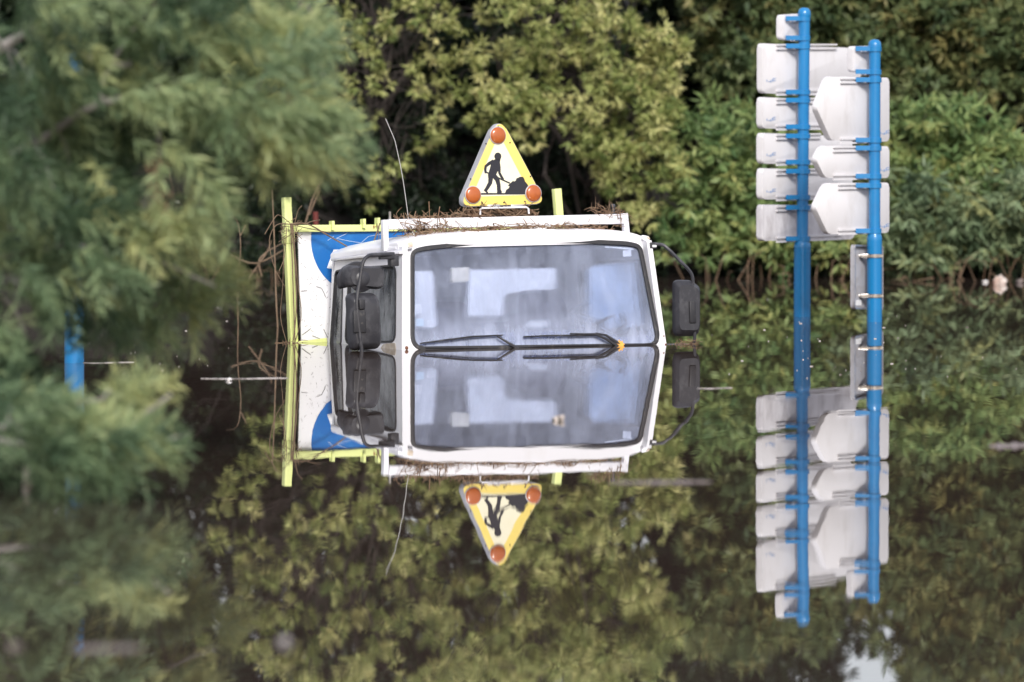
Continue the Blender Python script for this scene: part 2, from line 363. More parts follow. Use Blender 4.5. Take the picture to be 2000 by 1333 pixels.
# floor of the cab stays under water; roof
z_f = TL(789, 480, NF).z; z_b = ztop
NS, NT = 40, 16
front_prof = sorted([(q[0], q[1]) for q in top2])
def zfront(x):
    xs = [p[0] for p in front_prof]; zs = [to3(FF, p).z for p in front_prof]
    return float(np.interp(x, xs, zs))
bm = bmesh.new(); rows = []
for it in range(NT + 1):
    t = it / NT; row = []
    for i in range(NS + 1):
        s = i / NS
        xl = TUMB * z_f - 0.008; xr = CAB_W - TUMB * z_f + 0.008
        x = xl + (xr - xl) * (0.5 - 0.5 * math.cos(math.pi * s))
        q = abs(2 * (x - xl) / (xr - xl) - 1)
        edge = z_f + (z_b + 0.01 - z_f) * t
        prof = (1 - q ** 7) ** 0.6
        crown = 0.10 * (1 - 0.15 * q * q) * (1 - 0.55 * max(0, t - 0.5) ** 1.5)
        if t < 0.12: crown *= (0.86 + 0.14 * (t / 0.12) ** 0.5)
        groove = 0.005 * (1 if (int(s * 18) % 3 == 0) else 0) * (0 if t < 0.1 else 1)
        zz = edge - 0.012 + crown * prof + groove
        yy = LEAN * z_f - 0.012 + (CAB_L - LEAN * z_f) * t + (0.02 * q ** 4 if it == 0 else 0)
        row.append(bm.verts.new((x, yy, zz)))
    rows.append(row)
for a, b in zip(rows, rows[1:]):
    for i in range(NS): bm.faces.new((a[i], a[i + 1], b[i + 1], b[i]))
# skirt down to the gutter
bot = []
per = [rows[0][i] for i in range(NS + 1)] + [rows[j][NS] for j in range(1, NT + 1)] + [rows[NT][i] for i in range(NS - 1, -1, -1)] + [rows[j][0] for j in range(NT - 1, 0, -1)]
for v in per:
    t = (v.co.y - LEAN * z_f) / (CAB_L - LEAN * z_f)
    bot.append(bm.verts.new((v.co.x, v.co.y, min(v.co.z - 0.004, z_f + (z_b - z_f) * t - 0.02))))
for i in range(len(per)):
    j = (i + 1) % len(per); bm.faces.new((per[i], per[j], bot[j], bot[i]))
bm.faces.new(bot)
roof = bm_obj('roof', bm, M['white'], truck, ang=40)
a = TL(650, 508, NL, -0.012); b = TL(784, 494, NL, -0.012)
bm = bmesh.new(); add_beam(bm, a, b, 0.03, 0.016, bev=0.004); bm_obj('drip_rail', bm, M['white'], roof)
bm = bmesh.new(); add_beam(bm, (CAB_W - a.x, a.y, a.z), (CAB_W - b.x, b.y, b.z), 0.03, 0.016, bev=0.004); bm_obj('drip_rail', bm, M['white'], roof)
# dome lines stamped along the roof front
# windscreen and its seal
seal_in = round_poly([((p[0] - 0.62 * 0) , p[1]) for p in scr], 0.0)
def inset(loop, d):
    k = len(loop); out = []
    A = sum(loop[i][0] * loop[(i + 1) % k][1] - loop[(i + 1) % k][0] * loop[i][1] for i in range(k))
    sg = 1 if A > 0 else -1
    for i in range(k):
        p0 = Vector(loop[i - 1]); p1 = Vector(loop[i]); p2 = Vector(loop[(i + 1) % k])
        e1 = (p1 - p0); e2 = (p2 - p1)
        n1 = Vector((-e1.y, e1.x)).normalized() if e1.length > 1e-9 else Vector((0, 0)); n2 = Vector((-e2.y, e2.x)).normalized() if e2.length > 1e-9 else n1
        nn = (n1 + n2)
        nn = nn.normalized() if nn.length > 1e-6 else n1
        out.append(tuple(p1 + nn * d * sg))
    return out
glass_loop = inset(scr_r, 0.012)
wind = plate_obj('windscreen', FF, [glass_loop], -sf * 0.012, -sf * 0.008, M['screen'], truck)
wind['label'] = 'misted dusty windscreen'
plate_obj('seal', FF, [inset(scr_r, -0.006), inset(scr_r, 0.020)], -sf * 0.014, sf * 0.010, M['rubber'], wind, 0.003)
for nm, px, mt in (('sticker', [(808, 594), (822, 593), (825, 600), (825, 612), (808, 612)], 'paper'),
                   ('sticker', [(835, 625), (850, 625), (850, 639), (835, 639)], 'paper'),
                   ('sticker', [(814, 622), (829, 622), (829, 637), (814, 637)], 'paper_blue'),
                   ('sticker', [(1218, 489), (1234, 487), (1235, 500), (1219, 501)], 'paper'),
                   ('sticker', [(1183, 480), (1238, 484), (1240, 488), (1183, 483)], 'paper')):
    plate_obj(nm, FF, [[F2(*p) for p in px]], -sf * 0.016, -sf * 0.0135, M[mt], wind)
# side windows
for nm, lp in (('door_window', winl), ('quarter_window', qwl)):
    for f in (FS, FR):
        g = plate_obj(nm, f, [inset(lp, 0.006)], -ss * 0.02, -ss * 0.016, M['side_glass'], truck)
        plate_obj('seal', f, [inset(lp, -0.003), inset(lp, 0.009)], -ss * 0.022, ss * 0.005, M['rubber'], g)
mudp = plate_obj('mud_stain', FS, [round_poly([S2(741, 684), S2(750, 672), S2(773, 670), S2(774, 684)], 0.02)], ss * 0.001, ss * 0.003, M['mud'], cab)
# rust bolts on the pillar
RB = paint('rusty_bolt', (0.16, 0.07, 0.04), 0.7)
for (u, v) in ((794, 680), (794, 687)):
    bm = bmesh.new(); add_lathe(bm, TL(u, v, NF), FN, [(0.012, 0), (0.012, 0.004), (0.006, 0.009), (0, 0.009)], 10); bm_obj('bolt', bm, RB, cab)
for (u, v) in ((1296, 657), (1300, 673)):
    bm = bmesh.new(); add_lathe(bm, TL(u, v, NF), FN, [(0.006, 0), (0.006, 0.004), (0.003, 0.006), (0, 0.006)], 8); bm_obj('bolt', bm, RB, cab)
# corner marker lamps
for px in ([(782, 475), (802, 472), (803, 488), (783, 490)], [(1249, 461), (1264, 464), (1266, 474), (1251, 472)]):
    lp = round_poly([F2(*p) for p in px], 0.012, 3)
    mk = plate_obj('marker_lamp', FF, [lp], sf * 0.002, sf * 0.035, M['white'], truck, 0.006)
    if px[0][0] < 1000:
        bm = bmesh.new(); p_ = TL(783, 482, NF); add_box(bm, p_ + Vector((0.0, 0.055, 0.0)), (0.028, 0.075, 0.024), bev=0.006); bm_obj('housing', bm, M['white'], mk)
    plate_obj('lens', FF, [round_poly([F2(px[0][0] + 8, px[0][1] + 3), F2(px[1][0] - 1, px[1][1] + 2), F2(px[2][0] - 1, px[2][1] - 3), F2(px[3][0] + 8, px[3][1] - 3)], 0.008, 3)], sf * 0.034, sf * 0.042, M['clear_lens'], mk, 0.003)
# ---- wipers: blade, arm
def wiper(blade, arm, arm2=None):
    bm = bmesh.new()
    b3 = [TL(*p, NF) + FN * 0.017 for p in blade]
    add_tube(bm, b3, [0.004] + [0.006] * (len(b3) - 2) + [0.004], 6)
    for a, b in zip(b3, b3[1:]): add_beam(bm, a - FN * 0.009, b - FN * 0.009, 0.005, 0.016, up=FN)
    w = bm_obj('wiper', bm, M['black'], truck)
    bm = bmesh.new()
    for ar in ([arm] + ([arm2] if arm2 else [])):
        a3 = [TL(*p, NF) + FN * 0.026 for p in ar]
        add_tube(bm, a3, [0.005 + 0.006 * i / (len(a3) - 1) for i in range(len(a3))], 6)
    bm_obj('arm', bm, M['black'], w)
wiper([(820, 672), (865, 666), (920, 659), (980, 656)], [(968, 659), (985, 669), (1008, 683)])
wiper([(1021, 659), (1070, 657), (1120, 657), (1168, 656)], [(1110, 654), (1160, 655), (1180, 664), (1208, 681)], [(1160, 653), (1180, 657), (1210, 676)])
bm = bmesh.new(); add_tube(bm, smooth_path([TL(u, v, NF) + FN * 0.012 for u, v in ((830, 681), (900, 681), (1000, 681), (1050, 678), (1150, 676), (1260, 674), (1284, 668))]), 0.0045, 6)
bm_obj('cowl_strip', bm, M['rubber'], truck)
# ---- inside of the cab
bm = bmesh.new()
add_box(bm, (CAB_W / 2, 0.28, -0.06), (CAB_W / 2 - 0.06, 0.24, 0.10), bev=0.03)
add_box(bm, (CAB_W / 2, CAB_L - 0.05, -0.25), (CAB_W / 2 - 0.05, 0.012, 0.42))
add_box(bm, (CAB_W / 2, 0.18, 0.06), (0.30, 0.10, 0.03), bev=0.02)
bm_obj('dashboard', bm, M['interior'], truck)
def rect_at(x0, x1, z0, z1, r=0.03): return round_poly([(x0, z0), (x1, z0), (x1, z1), (x0, z1)], r)
def at_depth(u, v, y): return TL(u, v, (0, 1, 0), y)
def inner(name, px, y, mat, th=0.03, r=0.03, parent=None):
    f = frame((0, y, 0), (1, 0, 0), (0, 0, 1))
    lp = [to2(f, at_depth(u, v, y)) for u, v in px]
    return plate_obj(name, f, [round_poly(lp, r)], -th / 2, th / 2, mat, parent or truck, min(0.01, th * 0.3))
inner('seat', [(1000, 720), (1000, 575), (1075, 555), (1100, 600), (1100, 720)], 0.72, M['seat'], 0.12, 0.05)
inner('seat', [(1150, 720), (1155, 545), (1255, 545), (1262, 720)], 0.72, M['pale_blue'], 0.12, 0.06)
inner('seat', [(830, 720), (835, 590), (905, 590), (910, 720)], 0.72, M['seat'], 0.12, 0.05)
inner('pale_panel', [(912, 618), (914, 528), (1000, 526), (1085, 524), (1086, 566), (1030, 568), (985, 574), (982, 618)], 0.22, M['pale_panel_white'], 0.015, 0.02)  # pale plates added close behind the glass to make the bright shapes inside
inner('pale_panel', [(1150, 640), (1150, 520), (1245, 512), (1252, 640)], 0.30, M['pale_blue'], 0.015, 0.03)
inner('pale_panel', [(808, 640), (808, 530), (845, 530), (852, 640)], 0.20, M['pale_panel_white'], 0.015, 0.02)
inner('visor', [(880, 552), (880, 524), (915, 522), (915, 550)], 0.18, M['cream_box'], 0.03, 0.01)
inner('paper', [(1028, 640), (1032, 628), (1066, 627), (1070, 640)], 0.25, M['paper'], 0.02, 0.006)
# steering wheel
sw = at_depth(1170, 622, 0.27)
bm = bmesh.new(); zax = Vector((0, -0.55, 0.83)).normalized(); xa = Vector((1, 0, 0)); ya = zax.cross(xa)
ring = [sw + xa * math.cos(a) * 0.17 + ya * math.sin(a) * 0.17 for a in np.linspace(0, 2 * math.pi, 33)]
add_tube(bm, ring, 0.016, 8, cap=False)
for a in (0.3, math.pi - 0.3, -math.pi / 2): add_tube(bm, [sw - zax * 0.03, sw + xa * math.cos(a) * 0.17 + ya * math.sin(a) * 0.17], 0.012, 6)
add_lathe(bm, sw - zax * 0.05, zax, [(0.05, -0.25), (0.05, 0), (0.04, 0.03), (0, 0.035)], 14)
bm_obj('steering_wheel', bm, M['black'], truck)
# ---- roof rack
RY = 0.30
def RK(u, v, y=RY): return TL(u, v, (0, 1, 0), y)
bm = bmesh.new()
add_beam(bm, RK(757, 439), RK(1221, 428), 0.05, 0.064, bev=0.006)
rack = bm_obj('roof_rack', bm, M['white'], truck)
bm = bmesh.new(); add_beam(bm, RK(751, 430), RK(752, 491), 0.035, 0.045, up=(0, 1, 0), bev=0.004); bm_obj('upright', bm, M['white'], rack)
bm = bmesh.new(); add_beam(bm, RK(1219, 417), RK(1223, 458), 0.035, 0.045, up=(0, 1, 0), bev=0.004); bm_obj('upright', bm, M['white'], rack)
bm = bmesh.new(); p = RK(762, 432); add_lathe(bm, p, (0, 0, 1), [(0.012, 0), (0.012, 0.02), (0.009, 0.02), (0.009, 0.058), (0, 0.06)], 12); bm_obj('bolt', bm, M['steel'], rack)
bm = bmesh.new(); p = RK(1198, 420); add_lathe(bm, p, (0, 0, 1), [(0.013, 0), (0.013, 0.012), (0.010, 0.012), (0.010, 0.045), (0.016, 0.05), (0.016, 0.062), (0.008, 0.07), (0, 0.07)], 12); bm_obj('knob', bm, M['black'], rack)
bm = bmesh.new(); add_tube(bm, [RK(938, 420), RK(938, 410), RK(941, 407), RK(1028, 405), RK(1032, 408), RK(1033, 418)], 0.006, 6); bm_obj('wire_bracket', bm, M['white'], rack)
# ---- roadworks triangle
TY = 0.36
FT = frame((0, TY, 0), (1, 0, 0), (0, 0, 1)); st = 1 if FT[3].y < 0 else -1
def T2(u, v): return to2(FT, TL(u, v, (0, 1, 0), TY))
tri_px = [(975, 224), (897, 405), (1067, 399)]
tri = round_poly([T2(*p) for p in tri_px], [0.13, 0.085, 0.085], 9)
case = plate_obj('warning_triangle', FT, [tri], -st * 0.07, -st * 0.001, M['tri_case'], truck, 0.012, 3)
case['label'] = 'grey cased yellow roadworks triangle with three amber lamps'
plate_obj('yellow_border', FT, [inset(tri, 0.004)], -st * 0.001, st * 0.004, M['tri_yellow'], case, 0.002)
cream = round_poly([T2(*p) for p in [(974, 262), (921, 385), (1036, 381)]], 0.02, 3)
plate_obj('cream_face', FT, [cream], st * 0.004, st * 0.0055, M['tri_cream'], case)
def Z2(x, y): return T2(880 + x * 0.26, 220 + y * 0.26)
def pic(bm, pts): add_plate(bm, FT, [[Z2(*p) for p in pts]], st * 0.0055, st * 0.0072)
bm = bmesh.new()
pic(bm, [(352 + 26 * math.cos(a), 331 + 29 * math.sin(a)) for a in np.linspace(0, 2 * math.pi, 25)[:-1]])
fr2 = lambda pts: pic(bm, pts)
def stroke(pts, ws):
    """tapered limb of the pictogram, one outline"""
    P = [Vector(p) for p in pts]; Lf = []; Rt = []
    for i, p in enumerate(P):
        t = (P[min(i + 1, len(P) - 1)] - P[max(i - 1, 0)]).normalized(); n = Vector((-t.y, t.x))
        Lf.append(tuple(p + n * ws[i])); Rt.append(tuple(p - n * ws[i]))
    return Lf + Rt[::-1]
layers = [[(330, 352), (372, 352), (366, 380), (362, 420), (350, 445), (334, 478), (318, 492), (280, 492), (278, 468), (290, 430), (302, 385), (312, 364)],
          stroke([(322, 366), (285, 385), (261, 405), (257, 430), (262, 458)], [14, 12, 10, 9, 8]),
          stroke([(355, 372), (362, 415), (364, 455), (378, 482), (394, 506)], [12, 11, 9, 9, 7]),
          stroke([(300, 480), (294, 530), (276, 562), (258, 590)], [18, 15, 13, 11]),
          [(250, 578), (268, 590), (280, 600), (272, 610), (258, 596), (247, 588)],
          stroke([(318, 470), (348, 505), (358, 545), (361, 600)], [18, 17, 14, 14]),
          [(346, 598), (372, 578), (382, 594), (380, 608), (346, 608)],
          stroke([(262, 448), (350, 490), (442, 532)], [5, 5, 5]),
          [(428, 548), (468, 513), (478, 545), (450, 562)],
          [(405, 610), (415, 582), (434, 570), (444, 548), (462, 538), (472, 520), (488, 512), (492, 496), (508, 490), (516, 484), (540, 484), (550, 500), (556, 520), (574, 540), (592, 580), (592, 610)],
          [(215, 606), (592, 606), (592, 616), (215, 618)]]
for k, pts in enumerate(layers):
    add_plate(bm, FT, [[Z2(*p) for p in pts]], st * 0.0055, st * (0.0072 + 0.00012 * k))
bm_obj('digging_worker_pictogram', bm, M['picto'], case, smooth=False)
for (u, v) in ((971.5, 265), (923, 381), (1041, 378)):
    c = TL(u, v, (0, 1, 0), TY - 0.004)
    bm = bmesh.new(); prof = [(0.053, 0), (0.053, 0.010)] + [(0.050 * math.cos(a), 0.011 + 0.014 * math.sin(a)) for a in np.linspace(0, math.pi / 2, 8)]
    add_lathe(bm, c, (0, -1, 0), prof, 28); lm = bm_obj('amber_lamp', bm, M['amber'], case)
    bm = bmesh.new(); add_lathe(bm, c, (0, -1, 0), [(0.058, 0.0), (0.058, 0.006), (0.053, 0.009), (0.052, 0.0)], 28); bm_obj('bezel', bm, M['tri_case'], lm)
for (u, v) in ((949, 281), (996, 279), (919, 350), (1036, 345), (942, 397), (1025, 394), (984, 396), (973, 247)):
    bm = bmesh.new(); add_lathe(bm, TL(u, v, (0, 1, 0), TY - 0.004), (0, -1, 0), [(0.005, 0), (0.005, 0.003), (0, 0.004)], 8); bm_obj('rivet', bm, M['picto'], case)
bm = bmesh.new()
for (u0, u1) in ((949, 974), (995, 1024)):
    a = TL(u0, 404, (0, 1, 0), TY + 0.02); b = TL(u1, 403, (0, 1, 0), TY + 0.02); add_beam(bm, a, b, 0.05, 0.026, bev=0.005)
    for t in (0.15, 0.85):
        m_ = a.lerp(b, t); add_beam(bm, m_, m_ - Vector((0, 0, 0.06)), 0.02, 0.02)
bm_obj('hinge_foot', bm, M['alu'], case)
# ---- whip aerial
bm = bmesh.new(); AX = (0, 1, 0); add_tube(bm, smooth_path([TL(u, v, AX, 0.45) for u, v in ((801, 456), (797, 422), (786, 345), (774, 287), (770, 272), (762, 253), (753, 232))], 3), 0.0022, 5)
bm_obj('antenna', bm, M['antenna'], truck)
# ---- sign board and lime frame behind the cab
BY = CAB_L + 0.14
FBd = frame((0, BY, 0), (1, 0, 0), (0, 0, 1)); sb = 1 if FBd[3].y < 0 else -1
def B3(u, v, dy=0.0): return TL(u, v, (0, 1, 0), BY + dy)
def B2(u, v): return to2(FBd, B3(u, v))
bl = [B2(590, 700), B2(582, 452), B2(1090, 432), B2(1096, 700)]
board = plate_obj('sign_board', FBd, [bl], -sb * 0.012, 0, M['board'], truck); board['label'] = 'muddy white board with a blue disc'
cc = B2(704, 470); rad = abs(B2(800, 470)[0] - cc[0])
ytop = lambda x: bl[1][1] + (bl[2][1] - bl[1][1]) * (x - bl[1][0]) / (bl[2][0] - bl[1][0]) - 0.004
disc = []
for a in np.linspace(0, 2 * math.pi, 73)[:-1]:
    q = [cc[0] + rad * math.cos(a), cc[1] + rad * math.sin(a)]; q[1] = min(q[1], ytop(q[0])); disc.append(tuple(q))
dsc = plate_obj('blue_disc', FBd, [disc], 0.0, sb * 0.003, M['blue_disc'], board)
bm = bmesh.new(); add_plate(bm, FBd, [[B2(*p) for p in ((651, 488), (668, 488), (662, 500), (655, 505), (650, 526), (638, 524))]], sb * 0.003, sb * 0.0045)
bm_obj('white_arrow', bm, M['paper'], board, smooth=False)
bm = bmesh.new()
for pts in (((657, 466), (676, 457), (678, 455)), ((657, 466), (680, 471), (705, 475)), ((705, 475), (720, 462), (745, 458)), ((640, 470), (652, 462))):
    add_tube(bm, [B3(u, v, -0.004) for u, v in pts], 0.0022, 4)
bm_obj('scratch', bm, M['scratch'], dsc)
rng = random.Random(5)
bm = bmesh.new()
for k in range(70):
    u = rng.uniform(588, 650); v = rng.uniform(470, 680)
    if (u - 704) ** 2 + (v - 470) ** 2 < 100 ** 2: continue
    c = B3(u, v, -0.002); a = rng.uniform(0, 3.14); L = rng.choice((0.002, 0.003, 0.005, 0.010))
    d = Vector((math.cos(a), 0, math.sin(a))) * L
    add_tube(bm, [c - d, c + d], 0.0009, 4)
for pts in (((618, 560), (628, 563), (634, 575), (636, 581)), ((590, 655), (607, 642)), ((610, 656), (640, 668), (652, 670)), ((588, 569), (600, 568)), ((640, 660), (632, 643))):
    add_tube(bm, [B3(u, v, -0.004) for u, v in pts], 0.0015, 4)
tag(bm_obj('mud_specks', bm, M['bark'], board), kind='stuff')
bm = bmesh.new()
pA0, pA1 = B3(559, 386, -0.02), B3(575, 720, -0.02)
fx = 0.052
add_beam(bm, pA0, pA1, fx, fx, up=(0, 1, 0), bev=0.004)
lf = bm_obj('lime_frame', bm, M['lime'], truck); lf['label'] = 'chipped lime green tube frame'
bm = bmesh.new(); add_beam(bm, B3(562, 446, -0.02), B3(563.5, 478, -0.02), 0.075, 0.07, up=(0, 1, 0), bev=0.02); bm_obj('sleeve', bm, M['lime'], lf)
bm = bmesh.new(); add_beam(bm, B3(572, 447, -0.02), B3(1092, 444, 0.03), 0.045, 0.045, bev=0.004)
for (u, v) in ((648, 440), (709, 436), (737, 434)):
    add_beam(bm, B3(u, v + 10, -0.03), B3(u, v - 8, -0.03), 0.05, 0.018, up=(1, 0, 0))
bm_obj('top_rail', bm, M['lime'], lf)
bm = bmesh.new(); add_beam(bm, B3(1087, 369, -0.02), B3(1096, 480, -0.02), 0.05, 0.05, up=(0, 1, 0), bev=0.004); bm_obj('post', bm, M['lime'], lf)
bm = bmesh.new(); add_beam(bm, B3(567, 680, -0.06), B3(637, 671, -0.06), 0.05, 0.07, bev=0.004)
for (u, v) in ((617, 670), (634, 668), (617, 674), (634, 672)):
    add_lathe(bm, B3(u, v, -0.085), (0, -1, 0), [(0.008, 0), (0.008, 0.004), (0, 0.006)], 8)
bm_obj('cross_member', bm, M['lime'], lf)
# ---- mirrors
def MR(u, v, y): return TL(u, v, (0, 1, 0), y)
def mirror_head(name, px, y, depth, parent, rr=0.03, taper=0.6, seg=4):
    f = frame((0, y, 0), (1, 0, 0), (0, 0, 1)); s = 1 if f[3].y < 0 else -1
    lp = round_poly([to2(f, MR(u, v, y)) for u, v in px], rr, 6)
    c = (sum(p[0] for p in lp) / len(lp), sum(p[1] for p in lp) / len(lp))
    bm = bmesh.new(); rings = []
    prof = [(0.0, 1.0), (0.35, 1.0), (0.7, 0.95), (0.92, 0.82), (1.0, taper)]
    for h, k in prof:
        rings.append([bm.verts.new(to3(f, (c[0] + (q[0] - c[0]) * k, c[1] + (q[1] - c[1]) * k), s * depth * h)) for q in lp])
    for a, b in zip(rings, rings[1:]):
        for i in range(len(a)): bm.faces.new((a[i], a[(i + 1) % len(a)], b[(i + 1) % len(b)], b[i]))
    bm.faces.new(rings[0][::-1]); bm.faces.new(rings[-1])
    o = bm_obj(name, bm, M['black'], parent, ang=50)
    plate_obj('mirror_glass', f, [inset(lp, 0.008)], -s * 0.003, -s * 0.0005, M['steel'], o)
    return o
bm = bmesh.new()
arm = [MR(u, v, y) for u, v, y in ((764, 498, 0.0), (735, 498, -0.03), (718, 501, -0.05), (708, 515, -0.06), (703, 545, -0.06), (698, 575, -0.065), (697, 600, -0.07), (702, 650, -0.07), (707, 690, -0.06), (709, 720, -0.05))]
add_tube(bm, smooth_path(arm, 4), 0.012, 8)
add_box(bm, MR(755, 500, 0.01), (0.05, 0.02, 0.022), bev=0.006)
add_box(bm, MR(768, 510, 0.03), (0.028, 0.03, 0.034), bev=0.008)
marm = bm_obj('mirror_arm', bm, M['black'], truck)
mh = mirror_head('mirror', [(669, 519), (742, 521), (746, 530), (744, 562), (735, 566), (674, 561), (668, 545)], 0.02, 0.075, truck, 0.03, 0.8)
bm = bmesh.new(); add_lathe(bm, MR(707, 545, -0.04), (0, -1, 0), [(0.085, -0.012), (0.06, 0.004), (0.045, 0.018), (0.02, 0.024), (0, 0.024)], 18); bm_obj('ball_joint', bm, M['black'], mh)
mh2 = mirror_head('mirror', [(674, 576), (690, 572), (728, 573), (735, 590), (739, 672), (733, 682), (684, 685), (679, 672)], 0.02, 0.085, truck, 0.04, 0.78)
bm = bmesh.new(); add_box(bm, MR(702, 628, -0.07), (0.042, 0.01, 0.07), bev=0.006); add_box(bm, MR(706, 595, -0.07), (0.02, 0.016, 0.03), bev=0.006)
bm_obj('clamp', bm, M['rubber'], mh2)
mh3 = mirror_head('mirror', [(657, 540), (668, 522), (690, 511), (712, 511), (700, 556), (660, 566)], 0.22, 0.03, truck, 0.02, 0.9)
bm = bmesh.new()
arm = [MR(u, v, y) for u, v, y in ((1266, 478, 0.08), (1290, 478, 0.03), (1303, 485, 0.0), (1330, 512, -0.02), (1347, 530, -0.02), (1353, 545, -0.02), (1354, 575, -0.02), (1356, 600, -0.02), (1357, 650, -0.02), (1353, 672, -0.01), (1330, 674, 0.0), (1302, 675, 0.02))]
add_tube(bm, smooth_path(arm, 3), 0.011, 8)
add_box(bm, MR(1273, 480, 0.07), (0.025, 0.025, 0.02), bev=0.005)
bm_obj('mirror_arm', bm, M['black'], truck)
mh4 = mirror_head('mirror', [(1313, 552), (1320, 547), (1346, 548), (1362, 560), (1362, 640), (1358, 657), (1318, 657), (1313, 645)], 0.03, 0.07, truck, 0.025, 0.8)
bm = bmesh.new(); add_box(bm, MR(1352, 610, -0.04), (0.022, 0.012, 0.07), bev=0.006); bm_obj('clamp', bm, M['rubber'], mh4)

# ------------------------------------------------------------------ flotsam on the truck: twigs, stems, leaf
def twig_mesh(seed, spine, n, rad, lr, r0=(0.0015, 0.004), flat=0.5, curl=0.3):
    """n bent twigs scattered along a spine of world points"""
    g = random.Random(seed); bm = bmesh.new()
    for k in range(n):
        t = g.random() * (len(spine) - 1); i = min(int(t), len(spine) - 2)
        c = spine[i].lerp(spine[i + 1], t - i) + Vector((g.gauss(0, rad), g.gauss(0, rad), abs(g.gauss(0, rad * flat))))
        d = Vector((g.gauss(0, 1), g.gauss(0, 1), g.gauss(0, flat))).normalized(); L = g.uniform(*lr)
        e = Vector((g.gauss(0, 1), g.gauss(0, 1), g.gauss(0, 0.7))) * curl * L
        pts = [c - d * L / 2, c + e * 0.4, c + d * L * 0.25 + e * 0.5, c + d * L / 2]
        rr = g.uniform(*r0); add_tube(bm, smooth_path(pts, 2), [rr] * 6 + [rr * 0.4], 4, cap=False)
    return bm
def W(u, v, y): return TM @ TL(u, v, (0, 1, 0), y)
def world_thing(name, bm, mat, label, cat, group=None, kind=None, base=None):
    o = bm_obj(name, bm, mat)
    return tag(o, label, cat, group, kind)
tw = lambda l, n, sd, rad, lr, lab, **k: world_thing('twig_tangle', twig_mesh(sd, [W(*p) for p in l], n, rad, lr, **k), M['twig'], lab, 'twigs', 'flotsam caught on the truck')
tw([(790, 450, 0.33), (830, 446, 0.33), (862, 446, 0.33)], 190, 1, 0.035, (0.06, 0.22), 'thick brown twig tangle at the left end of the white rack bar', flat=0.8)
tw([(880, 428, 0.36), (930, 422, 0.36), (985, 416, 0.38), (1035, 418, 0.38)], 190, 2, 0.022, (0.06, 0.22), 'long matted strand of twigs below the yellow triangle', flat=0.5)
tw([(1160, 420, 0.32), (1195, 424, 0.32), (1212, 440, 0.30)], 60, 3, 0.025, (0.08, 0.22), 'thin twig tangle hooked around the black knob at the right end of the rack', r0=(0.001, 0.0025), flat=1.0)
tw([(800, 462, 0.22), (930, 452, 0.25), (1050, 446, 0.25), (1180, 449, 0.25)], 260, 4, 0.03, (0.05, 0.16), 'low mat of brown litter lying on the cab roof under the bar', flat=0.3)
g = random.Random(8); bm = bmesh.new()
knot = W(565, 440, BY - 0.1)
def wpath(pts, y): return smooth_path([W(u, v, y) for u, v in pts], 4)
for pts, r in ((((566, 438), (540, 440), (526, 470), (535, 520), (556, 560)), 0.003), (((566, 436), (548, 422), (538, 424), (517, 458)), 0.003),
               (((566, 438), (600, 438), (640, 460), (690, 490), (752, 535)), 0.005), (((566, 438), (600, 446), (645, 455)), 0.003),
               (((576, 436), (582, 412), (590, 402)), 0.0025), (((570, 440), (576, 520), (579, 600), (572, 670)), 0.004), (((568, 440), (571, 520), (574, 610), (577, 690)), 0.004),
               (((572, 440), (580, 540), (588, 620), (570, 685)), 0.003), (((560, 445), (556, 500), (545, 530)), 0.0025), (((742, 436), (731, 470), (724, 493)), 0.005), (((736, 436), (740, 460), (738, 490)), 0.003),
               (((600, 436), (612, 432), (625, 430)), 0.003), (((555, 470), (552, 560), (548, 620), (560, 670)), 0.0025)):
    add_tube(bm, wpath(pts, BY - 0.12), r, 5)
for k in range(40):
    a = g.uniform(0, 6.28); c = knot + Vector((0.05 * math.cos(a), 0.04 * math.sin(a), g.uniform(-0.1, 0.03)))
    add_tube(bm, [c, c + Vector((g.gauss(0, .03), g.gauss(0, .03), g.gauss(0, .03)))], 0.002, 4)
world_thing('dry_stems', bm, M['vine'], 'long dry stems wound around the lime green post', 'dry stems')
tw([(556, 676, BY - 0.1), (575, 678, BY - 0.1)], 50, 9, 0.03, (0.04, 0.14), 'small dark clump of twigs afloat at the foot of the lime post', flat=0.3)
tw([(1310, 676, 0.0), (1345, 674, 0.0), (1358, 666, -0.02)], 40, 10, 0.012, (0.04, 0.14), 'few thin roots trailing from the lone black mirror', r0=(0.001, 0.002))
bm = bmesh.new(); c = W(1211, 671, -0.04)
fl = [(0, 0), (0.018, -0.006), (0.024, 0.004), (0.034, 0.012), (0.022, 0.020), (0.022, 0.036), (0.010, 0.030), (0.0, 0.045), (-0.008, 0.030), (-0.020, 0.034), (-0.018, 0.020), (-0.030, 0.012), (-0.016, 0.004)]
add_plate(bm, frame(c - Vector((0, 0, 0.02)), (1, 0.2, 0.1), (0, 0.3, 1)), [fl], 0, 0.002)
world_thing('fallen_leaf', bm, M['orange_leaf'], 'orange fallen leaf stuck at the foot of a windscreen wiper', 'leaf')

